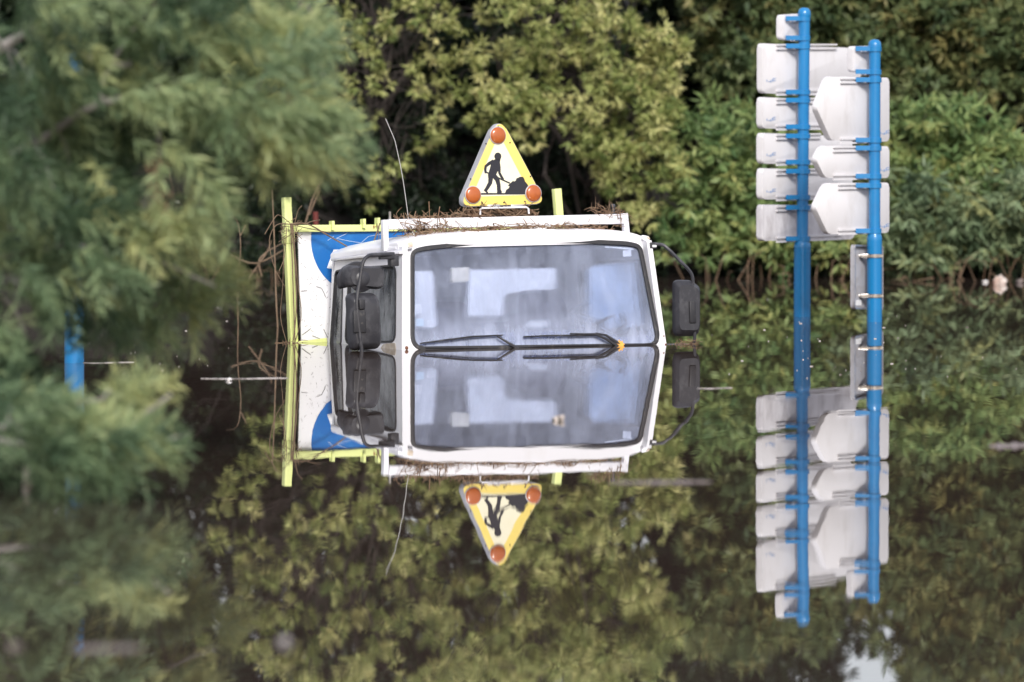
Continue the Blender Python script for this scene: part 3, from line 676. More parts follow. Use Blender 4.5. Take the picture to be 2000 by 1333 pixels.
# ------------------------------------------------------------------ direction sign posts
def sign_post(label, u_top, v_top, u_mid, v_mid, u_bot, v_water, r_thin, r_thick):
    base = onwater(u_bot, v_water); Y = base.y
    e = empty('direction_sign_post', base); tag(e, label, 'sign post', 'direction sign posts standing in the water')
    top = at(u_top, v_top, Y) - base; mid = at(u_mid, v_mid, Y) - base
    ax = (top - mid).normalized(); L = (top - mid).length
    bm = bmesh.new(); add_tube(bm, [mid - ax * 0.05, top - ax * 0.03], r_thin, 24)
    add_lathe(bm, top - ax * 0.065, ax, [(r_thin * 1.0, -0.01), (r_thin * 1.14, 0), (r_thin * 1.14, 0.025), (r_thin * 1.02, 0.045), (r_thin * 0.7, 0.06), (0, 0.065)], 24)
    ax2 = (mid - Vector((0, 0, 0))).normalized()
    add_lathe(bm, (0, 0, 0), ax2, [(r_thick, -1.6), (r_thick, mid.length - 0.03), (r_thick * 1.03, mid.length - 0.01), (r_thick * 0.92, mid.length + 0.012), (r_thin, mid.length + 0.035)], 28)
    bm_obj('pole', bm, M['blue_pole'], e, ang=40)
    return e, base, Y, ax
def sign_frame(base, Y, u, v, phi):
    return at(u, v, Y) - base
def panel(e, base, Y, ax, u_pole, px, phi, tilt, r_thin, rails, off=0.045, th=0.05, name='sign_panel', mat='sign_back', mark=None, rad=0.03, lab=None):
    """box-section sign panel, back towards us: phi = how far its right end swings away, px outline in the photo"""
    d = Vector((math.cos(phi), math.sin(phi), 0))
    nb = Vector((math.sin(phi), -math.cos(phi), 0))            # towards the camera
    cpt = at(u_pole, px[0][1], Y); cpt = Vector((cpt.x, cpt.y, 0)) - nb * (r_thin + off)
    pd = nb.dot(cpt); cam0 = Vector((0, 0, CAM_H))
    def hit(u, v):
        r_ = ray(u, v); return cam0 + r_ * ((pd - nb.dot(cam0)) / nb.dot(r_)) - base
    f = frame(cpt - base, d, (0, 0, 1)); s = 1 if f[3].dot(nb) > 0 else -1
    lp = round_poly([to2(f, hit(u, v)) for u, v in px], rad, 5)
    o = plate_obj(name, f, [lp], -s * th, 0, M[mat], e, 0.006, 2, ang=40)
    if lab: o['label'] = lab
    for (v, u0, u1) in rails:                                   # stiffening rails with a blue clamp round the pole
        bm = bmesh.new()
        a = hit(u0, v) + nb * 0.008; b = hit(u1, v) + nb * 0.008
        b.z = a.z + (b - a).length * 0.0
        add_beam(bm, a, b, 0.014, 0.012); 
        add_beam(bm, a + Vector((0, 0, -0.028)), b + Vector((0, 0, -0.028)), 0.014, 0.012)
        bm_obj('rail', bm, M['sign_back'], o)
        bm = bmesh.new(); pc = at(u_pole, v, Y) - base; pc.z = a.z - 0.008
        add_lathe(bm, pc - ax * 0.02, ax, [(r_thin, 0), (r_thin + 0.009, 0.001), (r_thin + 0.009, 0.034), (r_thin, 0.035)], 20)
        jl = pc - d * (r_thin + 0.028); add_beam(bm, pc - d * r_thin, pc - d * (r_thin + 0.075) - nb * (r_thin + off - 0.012), 0.012, 0.032)
        jr = pc + d * r_thin; add_beam(bm, jr, jr + d * 0.03 - nb * (r_thin + off - 0.012), 0.012, 0.032)
        bm_obj('clamp', bm, M['blue_pole'], o)
    if mark:
        u, v = mark; bm = bmesh.new()
        gg = random.Random(int(u * 7 + v))
        for (du, dv, wu, wv) in ((0, 0, 1.5, 4), (3, 3, 3, 1.2), (7, 1, 2.4, 4.5), (11, -2, 2, 6), (14, 1, 3.5, 1.6), (13, -3, 5, 1.3)):
            q = [to2(f, hit(u + du + x * wu, v + dv + y * wv)) for x, y in ((0, 0), (1, 0), (1, 1), (0, 1))]
            add_plate(bm, f, [q], s * 0.0005, s * 0.002)
        bm_obj('maker_mark', bm, M['mark_blue'], o, smooth=False)
    return o
RT, RK2 = 0.040, 0.0585
eA, bA, YA, axA = sign_post('taller blue post carrying six white sign boards seen from behind', 1571, 15, 1567, 478, 1566.5, 619, RT, RK2)
PHA = R(56)
def pA(px, rails, mark=None, rad=0.035, **k): return panel(eA, bA, YA, axA, 1569, px, PHA, 0, RT, rails, mark=mark, rad=rad, **k)
pA([(1528, 30), (1528, 77), (1564, 82), (1564, 27)], [(34, 1543, 1560), (72, 1543, 1560)], rad=0.025, lab='small square board at the top')
pA([(1490, 85), (1490, 182), (1681, 192), (1681, 95)], [(88, 1515, 1632), (178, 1515, 1600)], (1497, 156), lab='tall rectangular board')
pA([(1489, 190), (1489, 251), (1662, 256), (1662, 198)], [(194, 1515, 1600), (246, 1515, 1600)], (1497, 232))
pA([(1489, 260), (1489, 320), (1665, 322), (1665, 267)], [(264, 1515, 1600), (315, 1515, 1600)], (1497, 301))
pA([(1489, 329), (1489, 390), (1665, 389), (1665, 334)], [(333, 1515, 1600), (384, 1515, 1600)], (1497, 372))
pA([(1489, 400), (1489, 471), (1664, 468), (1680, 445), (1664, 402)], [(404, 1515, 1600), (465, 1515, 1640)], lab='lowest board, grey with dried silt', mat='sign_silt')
eB, bB, YB, axB = sign_post('shorter blue post with three arrow shaped white boards and a grey plate', 1708.5, 77, 1708, 463, 1708, 629, RT, 0.052)
PHB = R(48)
def pB(px, rails, mark=None, rad=0.03, **k): return panel(eB, bB, YB, axB, 1708, px, PHB, 0, RT, rails, mark=mark, rad=rad, **k)
pB([(1666, 91), (1666, 141), (1704, 144), (1704, 90)], [(93, 1682, 1697), (138, 1682, 1697)], rad=0.025, lab='small square board at the top')
pB([(1595, 211), (1624, 275), (1737, 277), (1737, 152), (1619, 150)], [(154, 1640, 1700), (272, 1640, 1700)], (1719, 258), lab='tall arrow shaped board')
pB([(1594, 312), (1612, 348), (1737, 348), (1737, 286), (1609, 285)], [(288, 1626, 1700), (343, 1626, 1700)], (1719, 330), lab='narrow arrow shaped board')
pB([(1593, 406), (1618, 458), (1737, 455), (1737, 357), (1616, 358)], [(361, 1636, 1700), (450, 1636, 1700)], (1719, 440), lab='middle sized arrow shaped board')
# grey plate on steel bands, low on the shorter post
d = Vector((math.cos(R(62)), math.sin(R(62)), 0)); nb = Vector((d.y, -d.x, 0))
def plateB(px):
    cpt = at(1708, 540, YB) - nb * 0.085; pd = nb.dot(cpt); cam0 = Vector((0, 0, CAM_H))
    f = frame(Vector((cpt.x, cpt.y, 0)) - bB, d, (0, 0, 1)); s = 1 if f[3].dot(nb) > 0 else -1
    def hit(u, v): r_ = ray(u, v); return cam0 + r_ * ((pd - nb.dot(cam0)) / nb.dot(r_)) - bB
    lp = round_poly([to2(f, hit(u, v)) for u, v in px], 0.03, 5)
    o = plate_obj('grey_plate', f, [lp], -s * 0.012, 0, M['grey_back'], eB, 0.002)
    o['label'] = 'grey metal plate back strapped on with steel bands'
    plate_obj('rim', f, [lp, inset(lp, 0.012)], 0, s * 0.022, M['alu'], o)
    q = [to2(f, hit(u, v)) for u, v in ((1671, 587), (1682, 586), (1682, 597), (1671, 597))]
    plate_obj('sticker', f, [q], s * 0.001, s * 0.003, M['paper'], o)
    for v in (500, 578):
        bm = bmesh.new(); pc = at(1708, v, YB) - bB
        add_lathe(bm, pc - Vector((0, 0, 0.013)), (0, 0, 1), [(0.05, 0), (0.058, 0.001), (0.058, 0.025), (0.05, 0.026)], 24)
        add_box(bm, pc + Vector((-0.07, -0.02, 0)), (0.03, 0.012, 0.014), bev=0.003); add_box(bm, pc + Vector((-0.10, 0.0, 0)), (0.02, 0.03, 0.01), bev=0.003)
        for k in range(10):
            a = -0.3 - k * 0.28; add_box(bm, pc + Vector((0.059 * math.cos(a), 0.059 * math.sin(a), 0)), (0.004, 0.004, 0.008))
        bm_obj('band', bm, M['steel'], o)
plateB([(1664, 478), (1664, 604), (1720, 606), (1720, 480)])
# lone blue post behind the branches at the left
bL = onwater(145, 709); bm = bmesh.new()
add_lathe(bm, (0, 0, 0), (0, 0, 1), [(0.060, -1.6), (0.060, 1.0), (0.058, 2.6), (0, 2.62)], 28)
o = bm_obj('blue_post', bm, M['blue_pole'], ang=40); o.location = bL; tag(o, 'plain blue post half hidden behind the blurred near branches', 'post')

# ------------------------------------------------------------------ foliage
def leaf_mesh(name, base, dirs, side, L, Wd, tint, mat, parent=None, bend=0.25, fold=0.15):
    n = len(base)
    up = np.cross(dirs, side)
    v = np.empty((n, 4, 3), np.float32)
    v[:, 0] = base
    mid = base + dirs * (L * 0.45)[:, None] + up * (L * bend * 0.25)[:, None]
    v[:, 1] = mid + side * (Wd * 0.5)[:, None] + up * (Wd * fold)[:, None]
    v[:, 2] = base + dirs * L[:, None] - up * (L * bend * 0.3)[:, None]
    v[:, 3] = mid - side * (Wd * 0.5)[:, None] + up * (Wd * fold)[:, None]
    me = bpy.data.meshes.new(name)
    me.vertices.add(n * 4); me.vertices.foreach_set('co', v.ravel())
    me.loops.add(n * 4); me.loops.foreach_set('vertex_index', np.arange(n * 4, dtype=np.int32))
    me.polygons.add(n); me.polygons.foreach_set('loop_start', np.arange(0, n * 4, 4, dtype=np.int32))
    me.polygons.foreach_set('loop_total', np.full(n, 4, np.int32))
    a = me.attributes.new('tint', 'FLOAT', 'FACE'); a.data.foreach_set('value', np.clip(tint, 0, 1).astype(np.float32))
    me.update(calc_edges=True)
    return link(name, me, mat, parent)
def unit(a): return a / np.maximum(np.linalg.norm(a, axis=1, keepdims=True), 1e-9)
def rosettes(G, centers, radii, per, nleaf, Lr, Wr, droop, tint_c, tint_s, spread=0.9):
    """star-like leaf clusters on the shells of foliage clumps"""
    C = np.repeat(centers, per, 0); Rr = np.repeat(radii, per, 0); m = len(C)
    dv = unit(G.normal(size=(m, 3))); rr = G.uniform(0.45, 1.0, (m, 1)) ** 0.6
    P = C + dv * Rr * rr
    out = unit(dv + np.array([0, -0.25, -droop * 0.4]))
    t0 = np.repeat(tint_c, per) + G.normal(0, tint_s, m)
    B = np.repeat(P, nleaf, 0); O = np.repeat(out, nleaf, 0); k = len(B)
    rnd = unit(G.normal(size=(k, 3)))
    d = unit(O * 0.55 + rnd * spread + np.array([0, 0, -droop * 0.5]))
    s = unit(np.cross(d, unit(G.normal(size=(k, 3)) * 0.6 + np.array([0, -0.4, 1.0]))))
    L = G.uniform(*Lr, k); Wd = L * G.uniform(*Wr, k)
    t = np.repeat(t0, nleaf) + G.normal(0, 0.08, k)
    return B + d * 0.008, d, s, L, Wd, t
def limb(bm, a, b, r0, r1, G, wob=0.12, n=6, k=5):
    a = Vector(a); b = Vector(b); L = (b - a).length
    pts = [a.lerp(b, t / k) + Vector(G.normal(0, wob * L * 0.25, 3)) * math.sin(math.pi * t / k) for t in range(k + 1)]
    add_tube(bm, pts, [r0 + (r1 - r0) * t / k for t in range(k + 1)], n, cap=False)
    return pts
def tree(name, label, cat, group, seed, base, clumps, size, per, nleaf, Lr, Wr, droop, mat, trunk_r=0.09, fork=None, tint_s=0.12, bark='bark', spread=0.9):
    """clumps: list of world points; one trunk, limbs to forks, twigs to every clump, a crown of leaf clusters"""
    G = np.random.default_rng(seed)
    base = Vector(base); e = empty(name, base); tag(e, label, cat, group)
    C = np.array([(p - base)[:] for p in clumps], float); n = len(C)
    rad = G.uniform(size[0], size[1], (n, 1)) * np.array([[1.0, 0.9, 1.15]]) * G.uniform(0.8, 1.25, (n, 3))
    tc = G.uniform(0.25, 0.8, n)
    b, d, s, L, Wd, t = rosettes(G, C, rad, per, nleaf, Lr, Wr, droop, tc, tint_s, spread)
    leaf_mesh('crown', b, d, s, L, Wd, t, mat, e)
    bm = bmesh.new()
    top = C.mean(0); zt = C[:, 2].max()
    nf = fork or max(3, n // 9)
    idx = G.permutation(n)[:nf]; forks = C[idx] * np.array([0.85, 0.85, 1.0]) + np.array([0, 0.25, 0.15])
    tr = limb(bm, (0, 0, -1.2), Vector(top) * 0.75 + Vector((0, 0.3, 0)), trunk_r, trunk_r * 0.45, G, 0.1, 9, 7)
    fk = []
    for f in forks:
        st_ = tr[int(G.integers(3, 8))]; fk.append(limb(bm, st_, f, trunk_r * 0.38, trunk_r * 0.13, G, 0.25, 6, 6))
    ends = np.array([p[-1][:] for p in fk])
    for c in C:
        j = int(np.argmin(((ends - c) ** 2).sum(1))); pth = fk[j]
        st_ = pth[int(G.integers(2, len(pth)))]
        limb(bm, st_, Vector(c), trunk_r * 0.12, 0.004, G, 0.35, 5, 5)
    bm_obj('trunk', bm, M[bark], e)
    return e
def fill(seed, ells, Y, dY, mind=0.12):
    """clump centres inside ellipses (u, v, ru, rv, count) surveyed on the photo, at depth Y .. Y + dY"""
    G = random.Random(seed); out = []
    for (u, v, ru, rv, n) in ells:
        for k in range(n):
            for tr in range(20):
                a = G.uniform(0, 6.283); r = math.sqrt(G.random())
                p = at(u + ru * r * math.cos(a), v + rv * r * math.sin(a), Y + G.random() * dY)
                if all((p - q).length > mind for q in out): break
            out.append(p)
    return out
def spots(seed, lst, Y, dY):
    G = random.Random(seed); return [at(u + G.gauss(0, 3), v + G.gauss(0, 3), Y + G.random() * dY) for u, v in lst]
L_yel = leaf_mat('yellow_green_leaves', [(0.12, 0.17, 0.05), (0.29, 0.34, 0.11), (0.46, 0.48, 0.19), (0.58, 0.55, 0.25)], 0.3)
L_grn = leaf_mat('fresh_green_leaves', [(0.07, 0.14, 0.05), (0.17, 0.26, 0.10), (0.27, 0.35, 0.13), (0.40, 0.41, 0.15)], 0.3)
L_blu = leaf_mat('grey_green_leaves', [(0.06, 0.10, 0.055), (0.14, 0.20, 0.105), (0.22, 0.29, 0.16), (0.30, 0.32, 0.14)], 0.25)
L_olv = leaf_mat('olive_leaves', [(0.055, 0.09, 0.042), (0.11, 0.155, 0.065), (0.17, 0.20, 0.08), (0.23, 0.21, 0.08)], 0.25)
L_shade = leaf_mat('shade_dark_leaves', [(0.006, 0.013, 0.008), (0.011, 0.022, 0.011), (0.018, 0.033, 0.014), (0.026, 0.036, 0.015)], 0.15)  # near-black leaf colour stands in for the shade in the gaps
L_fore = leaf_mat('feathery_grey_green_leaves', [(0.06, 0.105, 0.055), (0.17, 0.25, 0.13), (0.32, 0.40, 0.20), (0.50, 0.52, 0.23)], 0.3)
L_dead = leaf_mat('dead_brown_leaves', [(0.18, 0.10, 0.06), (0.32, 0.20, 0.12), (0.40, 0.27, 0.16)], 0.2)
GB = 'trees along the far bank'
YB0 = BANK
T1 = [(614, 9), (668, 18), (632, 58), (697, 43), (682, 90), (614, 113), (727, 99), (754, 40), (799, 20), (828, 18), (871, 29), (853, 58), (893, 45), (943, 18), (884, 103), (844, 112), (810, 133), (740, 133), (749, 162), (686, 151), (686, 191), (722, 234), (871, 153), (823, 171), (929, 126), (909, 180), (875, 203), (857, 248), (839, 277), (684, 236), (743, 330), (736, 368), (779, 325), (726, 390), (854, 262), (760, 60), (700, 60), (655, 75)]
T2 = [(976, 13), (931, 95), (938, 162), (961, 187), (938, 221), (976, 214), (1056, 16), (1106, 37), (1138, 37), (1187, 24), (1127, 97), (1185, 105), (1085, 110), (1040, 116), (1012, 137), (1248, 110), (1290, 55), (1329, 105), (1290, 118), (1303, 87), (1172, 152), (1224, 147), (1082, 168), (1030, 179), (1151, 184), (1203, 181), (1256, 179), (1295, 168), (996, 194), (1040, 218), (1153, 210), (1274, 215), (1308, 210), (1033, 260), (1127, 252), (1148, 284), (1185, 263), (1206, 284), (1256, 247), (1308, 244), (1295, 278), (1237, 305), (1279, 312), (1187, 334), (1192, 319), (1213, 350), (1244, 298), (1301, 350), (1231, 381), (1265, 399), (1252, 423), (1322, 329), (1046, 246), (1230, 50), (1250, 75), (1160, 70), (1075, 60)]
T3 = [(1420, 260), (1480, 235), (1390, 300), (1450, 320), (1380, 370), (1420, 400), (1460, 360), (1360, 440), (1400, 450), (1440, 450), (1352, 240), (1390, 215), (1420, 480), (1380, 475), (1470, 470), (1350, 470), (1345, 300), (1365, 335), (1440, 280), (1330, 400), (1310, 440), (1320, 470)]
c1 = spots(1, T1, YB0 + 1.0, 0.6) + fill(11, [(560, -90, 120, 100, 16), (740, -110, 160, 110, 26), (880, -90, 110, 90, 16), (700, -250, 190, 70, 30), (500, 40, 90, 120, 14), (440, -120, 120, 120, 14), (540, 180, 60, 90, 6)], YB0 + 1.0, 1.4)
tree('feathery_tree', 'sparse yellow green tree with hanging sprays behind the aerial', 'tree', GB, 21, (at(770, 500, YB0 + 2.2).x, YB0 + 2.2, 0.1), c1, (0.05, 0.085), 8, 11, (0.055, 0.09), (0.20, 0.30), 0.8, L_yel, 0.05, tint_s=0.2)
c2 = spots(2, T2, YB0 + 0.4, 0.5) + fill(12, [(1140, 120, 170, 110, 22), (1220, 250, 90, 110, 16), (1130, -90, 150, 90, 30), (1040, -70, 90, 70, 12), (1240, -60, 90, 60, 10), (1080, -190, 120, 60, 10), (1270, -150, 60, 50, 8), (1180, -230, 130, 60, 26), (960, -230, 110, 60, 16)], YB0 + 0.5, 1.2)
tree('feathery_tree', 'dense yellow green tree overhanging the roadworks triangle', 'tree', GB, 22, (at(1160, 500, YB0 + 1.8).x, YB0 + 1.8, 0.1), c2, (0.075, 0.12), 13, 11, (0.055, 0.095), (0.20, 0.30), 0.8, L_yel, 0.06, tint_s=0.2)
c3 = spots(3, T3, YB0 + 0.5, 0.5) + fill(13, [(1420, 360, 110, 150, 30), (1560, 330, 110, 190, 42), (1640, 440, 110, 60, 20), (1500, 450, 90, 50, 12)], YB0 + 0.4, 1.6)
tree('round_bush', 'fresh green leafy bush between the truck and the taller sign post', 'bush', GB, 23, (at(1440, 520, YB0 + 1.4).x, YB0 + 1.4, 0.1), c3, (0.08, 0.14), 13, 10, (0.085, 0.14), (0.20, 0.30), 0.9, L_grn, 0.06, tint_s=0.2)
c4 = fill(14, [(1450, 60, 120, 110, 34), (1580, 90, 90, 110, 26), (1620, 10, 60, 90, 12), (1560, -90, 80, 90, 16), (1400, -70, 80, 80, 14), (1480, -170, 130, 90, 24), (1720, -200, 40, 20, 2), (1690, 20, 60, 100, 14), (1700, -80, 60, 50, 8)], YB0 + 2.2, 1.2)
tree('broad_tree', 'shaded olive green tree behind the top of the taller sign post', 'tree', GB, 24, (at(1490, 500, YB0 + 3.2).x, YB0 + 3.2, 0.3), c4, (0.13, 0.20), 22, 10, (0.08, 0.13), (0.24, 0.34), 0.7, L_olv, 0.11, tint_s=0.2)
c5 = fill(15, [(1840, 60, 130, 130, 40), (1960, 80, 120, 140, 36), (1760, 130, 80, 90, 18), (1880, -100, 130, 90, 26), (2040, -120, 130, 130, 22), (1960, -230, 130, 60, 12), (1800, -60, 50, 60, 8), (1820, -220, 60, 70, 12), (1740, 20, 50, 70, 10), (2080, 80, 80, 120, 12)], YB0 + 1.8, 1.2)
tree('broad_tree', 'dull olive green tree filling the upper right corner', 'tree', GB, 25, (at(1900, 500, YB0 + 2.8).x, YB0 + 2.8, 0.3), c5, (0.12, 0.19), 22, 10, (0.08, 0.13), (0.22, 0.32), 0.8, L_olv, 0.12, tint_s=0.2)
c6 = fill(16, [(1790, 290, 70, 90, 20), (1880, 280, 90, 60, 24), (1960, 300, 50, 40, 8), (1850, 370, 110, 70, 22)], YB0 + 0.7, 0.7)
tree('round_bush', 'bright green leafy bush to the right of the arrow boards', 'bush', GB, 26, (at(1850, 520, YB0 + 1.4).x, YB0 + 1.4, 0.1), c6, (0.08, 0.14), 13, 10, (0.085, 0.14), (0.20, 0.30), 0.9, L_grn, 0.05, tint_s=0.2)
c7 = fill(17, [(1780, 430, 70, 80, 22), (1880, 430, 80, 70, 22), (1950, 420, 70, 90, 20), (1790, 480, 70, 25, 8), (1700, 420, 60, 100, 16), (2040, 420, 60, 110, 12)], YB0 + 0.4, 0.7)
tree('round_bush', 'grey green bush drooping to the water at the right edge', 'bush', GB, 27, (at(1870, 530, YB0 + 1.1).x, YB0 + 1.1, 0.05), c7, (0.08, 0.14), 13, 10, (0.085, 0.14), (0.18, 0.28), 1.1, L_blu, 0.05, tint_s=0.2)
# low growth behind the truck and woods beyond, shade put into their leaves
c8 = fill(19, [(500, 528, 120, 14, 16), (330, 520, 120, 20, 12), (1000, 520, 300, 16, 20), (1700, 515, 320, 24, 44)], YB0 + 0.8, 0.6) + fill(20, [(390, 110, 130, 150, 40), (520, 60, 80, 120, 16)], YB0 + 2.8, 0.8) + fill(18, [(1000, 420, 260, 60, 40), (640, 470, 160, 60, 24), (760, 300, 110, 120, 24), (1080, 340, 120, 90, 22), (520, 340, 90, 120, 18), (540, 490, 90, 50, 14), (1240, 480, 100, 50, 16)], YB0 + 1.6, 1.0)  # low rows of near-black leaves paint the shade along the shoreline
tree('shade_dark_shrub', 'shrub behind the cab roof with shade painted into its dark leaves', 'bush', GB, 28, (at(900, 520, YB0 + 2.4).x, YB0 + 2.4, 0.1), c8, (0.13, 0.20), 22, 10, (0.05, 0.085), (0.24, 0.36), 0.5, L_shade, 0.05, tint_s=0.25)
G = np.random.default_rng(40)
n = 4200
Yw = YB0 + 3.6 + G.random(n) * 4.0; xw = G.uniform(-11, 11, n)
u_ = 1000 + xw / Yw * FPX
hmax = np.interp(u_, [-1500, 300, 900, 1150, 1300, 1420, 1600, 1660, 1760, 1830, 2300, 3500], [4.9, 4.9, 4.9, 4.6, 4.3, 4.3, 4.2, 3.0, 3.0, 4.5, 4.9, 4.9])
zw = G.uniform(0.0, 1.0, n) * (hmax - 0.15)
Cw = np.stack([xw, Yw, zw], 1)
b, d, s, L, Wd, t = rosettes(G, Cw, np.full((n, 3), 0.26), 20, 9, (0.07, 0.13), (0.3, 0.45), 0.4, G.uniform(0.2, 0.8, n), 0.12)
tag(leaf_mesh('woods', b, d, s, L, Wd, t, L_shade), 'woodland foliage behind the bank trees with shade painted into its colour', 'woods', kind='stuff')

# ------------------------------------------------------------------ dead stems and reeds by the far bank
def dead(name, label, paths, Y, r, cat='dead branch', mat='vine'):
    bm = bmesh.new(); r *= 0.36
    for pts in paths:
        q = smooth_path([at(u, v, Y + dy) for u, v, dy in pts], 4); k = len(q)
        add_tube(bm, q, [r * (1 - 0.6 * i / k) for i in range(k)], 6)
    return world_thing(name, bm, M[mat], label, cat, 'dead stems by the far bank')
YD = onwater(520, 640).y
dead('dead_sapling', 'tall straight brown stem beside the lime green post', [[(548, 720, 0), (540, 600, 0), (535, 450, 0.1), (531, 370, 0.2)]], YD, 0.022)
dead('dead_branch', 'curved pale branch hooked over the water left of the lime post', [[(511, 540, 0), (506, 520, 0), (508, 505, 0), (525, 490, 0.1), (553, 475, 0.3)], [(452, 500, 0.3), (500, 515, 0.1), (560, 485, 0.2)], [(485, 545, 0.1), (520, 495, 0.2), (530, 470, 0.2)]], YD + 2.5, 0.022)
dead('dead_branch', 'twisted thin branch rising from the water at the edge of the near leaves', [[(466, 660, 0), (464, 560, 0), (470, 480, 0), (462, 430, 0.1), (442, 425, 0)], [(470, 460, 0), (480, 440, 0)]], YD + 0.6, 0.014)
dead('dead_branch', 'dry brown branch leaning behind the lime rail', [[(596, 440, 0), (610, 390, 0.1), (632, 345, 0.2)], [(604, 420, 0), (625, 370, 0)]], YD + 3.5, 0.020)
bm = bmesh.new(); add_tube(bm, [at(618, 470, YD + 4), at(616, 414, YD + 4)], 0.02, 10); world_thing('marker_post', bm, M['red'], 'faded red marker post in the dark behind the lime rail', 'post')
g = random.Random(77); bm = bmesh.new()
for k in range(70):
    u = g.uniform(300, 640) if k < 22 else g.uniform(1330, 2000)
    Yk = YB0 + g.uniform(-0.3, 0.7); v0 = 560 if k >= 22 else 575
    p = at(u, v0, Yk); h = g.uniform(0.05, 0.30); q = Vector((g.gauss(0, 0.12), g.gauss(-0.05, 0.1), h))
    add_tube(bm, [Vector((p.x, p.y, -0.1)), Vector((p.x, p.y, 0)) + q * 0.6, Vector((p.x, p.y, 0)) + q + Vector((g.gauss(0, .08), 0, -0.05))], [0.006, 0.004, 0.001], 3, cap=False)
tag(bm_obj('dry_grass', bm, M['twig']), 'brown grass stalks along the water edge of the bank', 'grass', kind='stuff')

# ------------------------------------------------------------------ near overhanging branches, out of focus
def sprays(G, P, D, nl, Ls, Lr, Wr, tint):
    """feathery shoots: a thin axis with narrow leaves along both sides"""
    m = len(P); B = np.repeat(P, nl, 0); A = np.repeat(D, nl, 0); k = len(B)
    t = np.tile(np.linspace(0.05, 1.0, nl), m); Lsp = np.repeat(G.uniform(*Ls, m), nl)
    base = B + A * (t * Lsp)[:, None] + np.stack([np.zeros(k), np.zeros(k), -0.35 * Lsp * t ** 2], 1)
    rnd = unit(G.normal(size=(k, 3))); perp = unit(rnd - A * (rnd * A).sum(1, keepdims=True))
    d = unit(A * 0.75 + perp * 0.75 + np.array([0, 0, -0.25]))
    s = unit(np.cross(d, unit(G.normal(size=(k, 3)))))
    L = G.uniform(*Lr, k) * (1.1 - 0.45 * t); Wd = L * G.uniform(*Wr, k)
    tt = np.repeat(tint, nl) + G.normal(0, 0.08, k)
    return base, d, s, L, Wd, tt
def near_tree(name, label, cat, seed, limbs, ells, nsp, nl, base, dirx, mat):
    G = np.random.default_rng(seed); rg = random.Random(seed)
    base = Vector(base); e = empty(name, base); tag(e, label, cat)
    bm = bmesh.new()
    axis = []
    for pts, r in limbs:
        q = smooth_path([at(u, v, Y) - base for u, v, Y in pts], 4); k = len(q); axis += q
        add_tube(bm, q, [0.7 * r * (1 - 0.75 * i / k) for i in range(k)], 7)
    P = []; D = []; T = []
    for (u, v, ru, rv, Y, n, tc, dx, dz) in ells:
        for j in range(max(2, int(n / 14))):                     # boughs: each a fan of shoots with its own light and angle
            a = rg.uniform(0, 6.283); r = math.sqrt(rg.random())
            bc = at(u + ru * r * math.cos(a), v + rv * r * math.sin(a), Y + rg.uniform(-0.9, 0.9)) - base
            bd = Vector((dx + rg.gauss(0, 0.35), rg.gauss(0, 0.4), dz + rg.gauss(0, 0.25))).normalized(); bt = tc + rg.gauss(0, 0.3)
            for k in range(12):
                p = bc + bd * rg.uniform(-0.18, 0.12) + Vector((rg.gauss(0, 0.045), rg.gauss(0, 0.06), rg.gauss(0, 0.045)))
                P.append(p[:]); D.append((bd.x + rg.gauss(0, 0.45), bd.y + rg.gauss(0, 0.45), bd.z - 0.15 + rg.gauss(0, 0.4))); T.append(bt + rg.gauss(0, 0.1))
    P = np.array(P); D = unit(np.array(D)); T = np.array(T)
    b, d, s, L, Wd, t = sprays(G, P, D, nl, (0.12, 0.24), (0.07, 0.14), (0.09, 0.13), T)
    leaf_mesh('crown', b, d, s, L, Wd, t, mat, e, bend=0.2)
    lp_ = np.array([q_[:] for q_ in axis])
    for p in P[::12]:                                           # a fine twig from the nearest limb to every few shoots
        o_ = Vector(lp_[int(np.argmin(((lp_ - p) ** 2).sum(1)))]); p = Vector(p)
        add_tube(bm, [o_, o_.lerp(p, 0.5) + Vector((0, 0, 0.04)), p], [0.006, 0.004, 0.002], 4, cap=False)
    bm_obj('trunk', bm, M['bark_pale'], e)
    return e
Y1 = 33.0
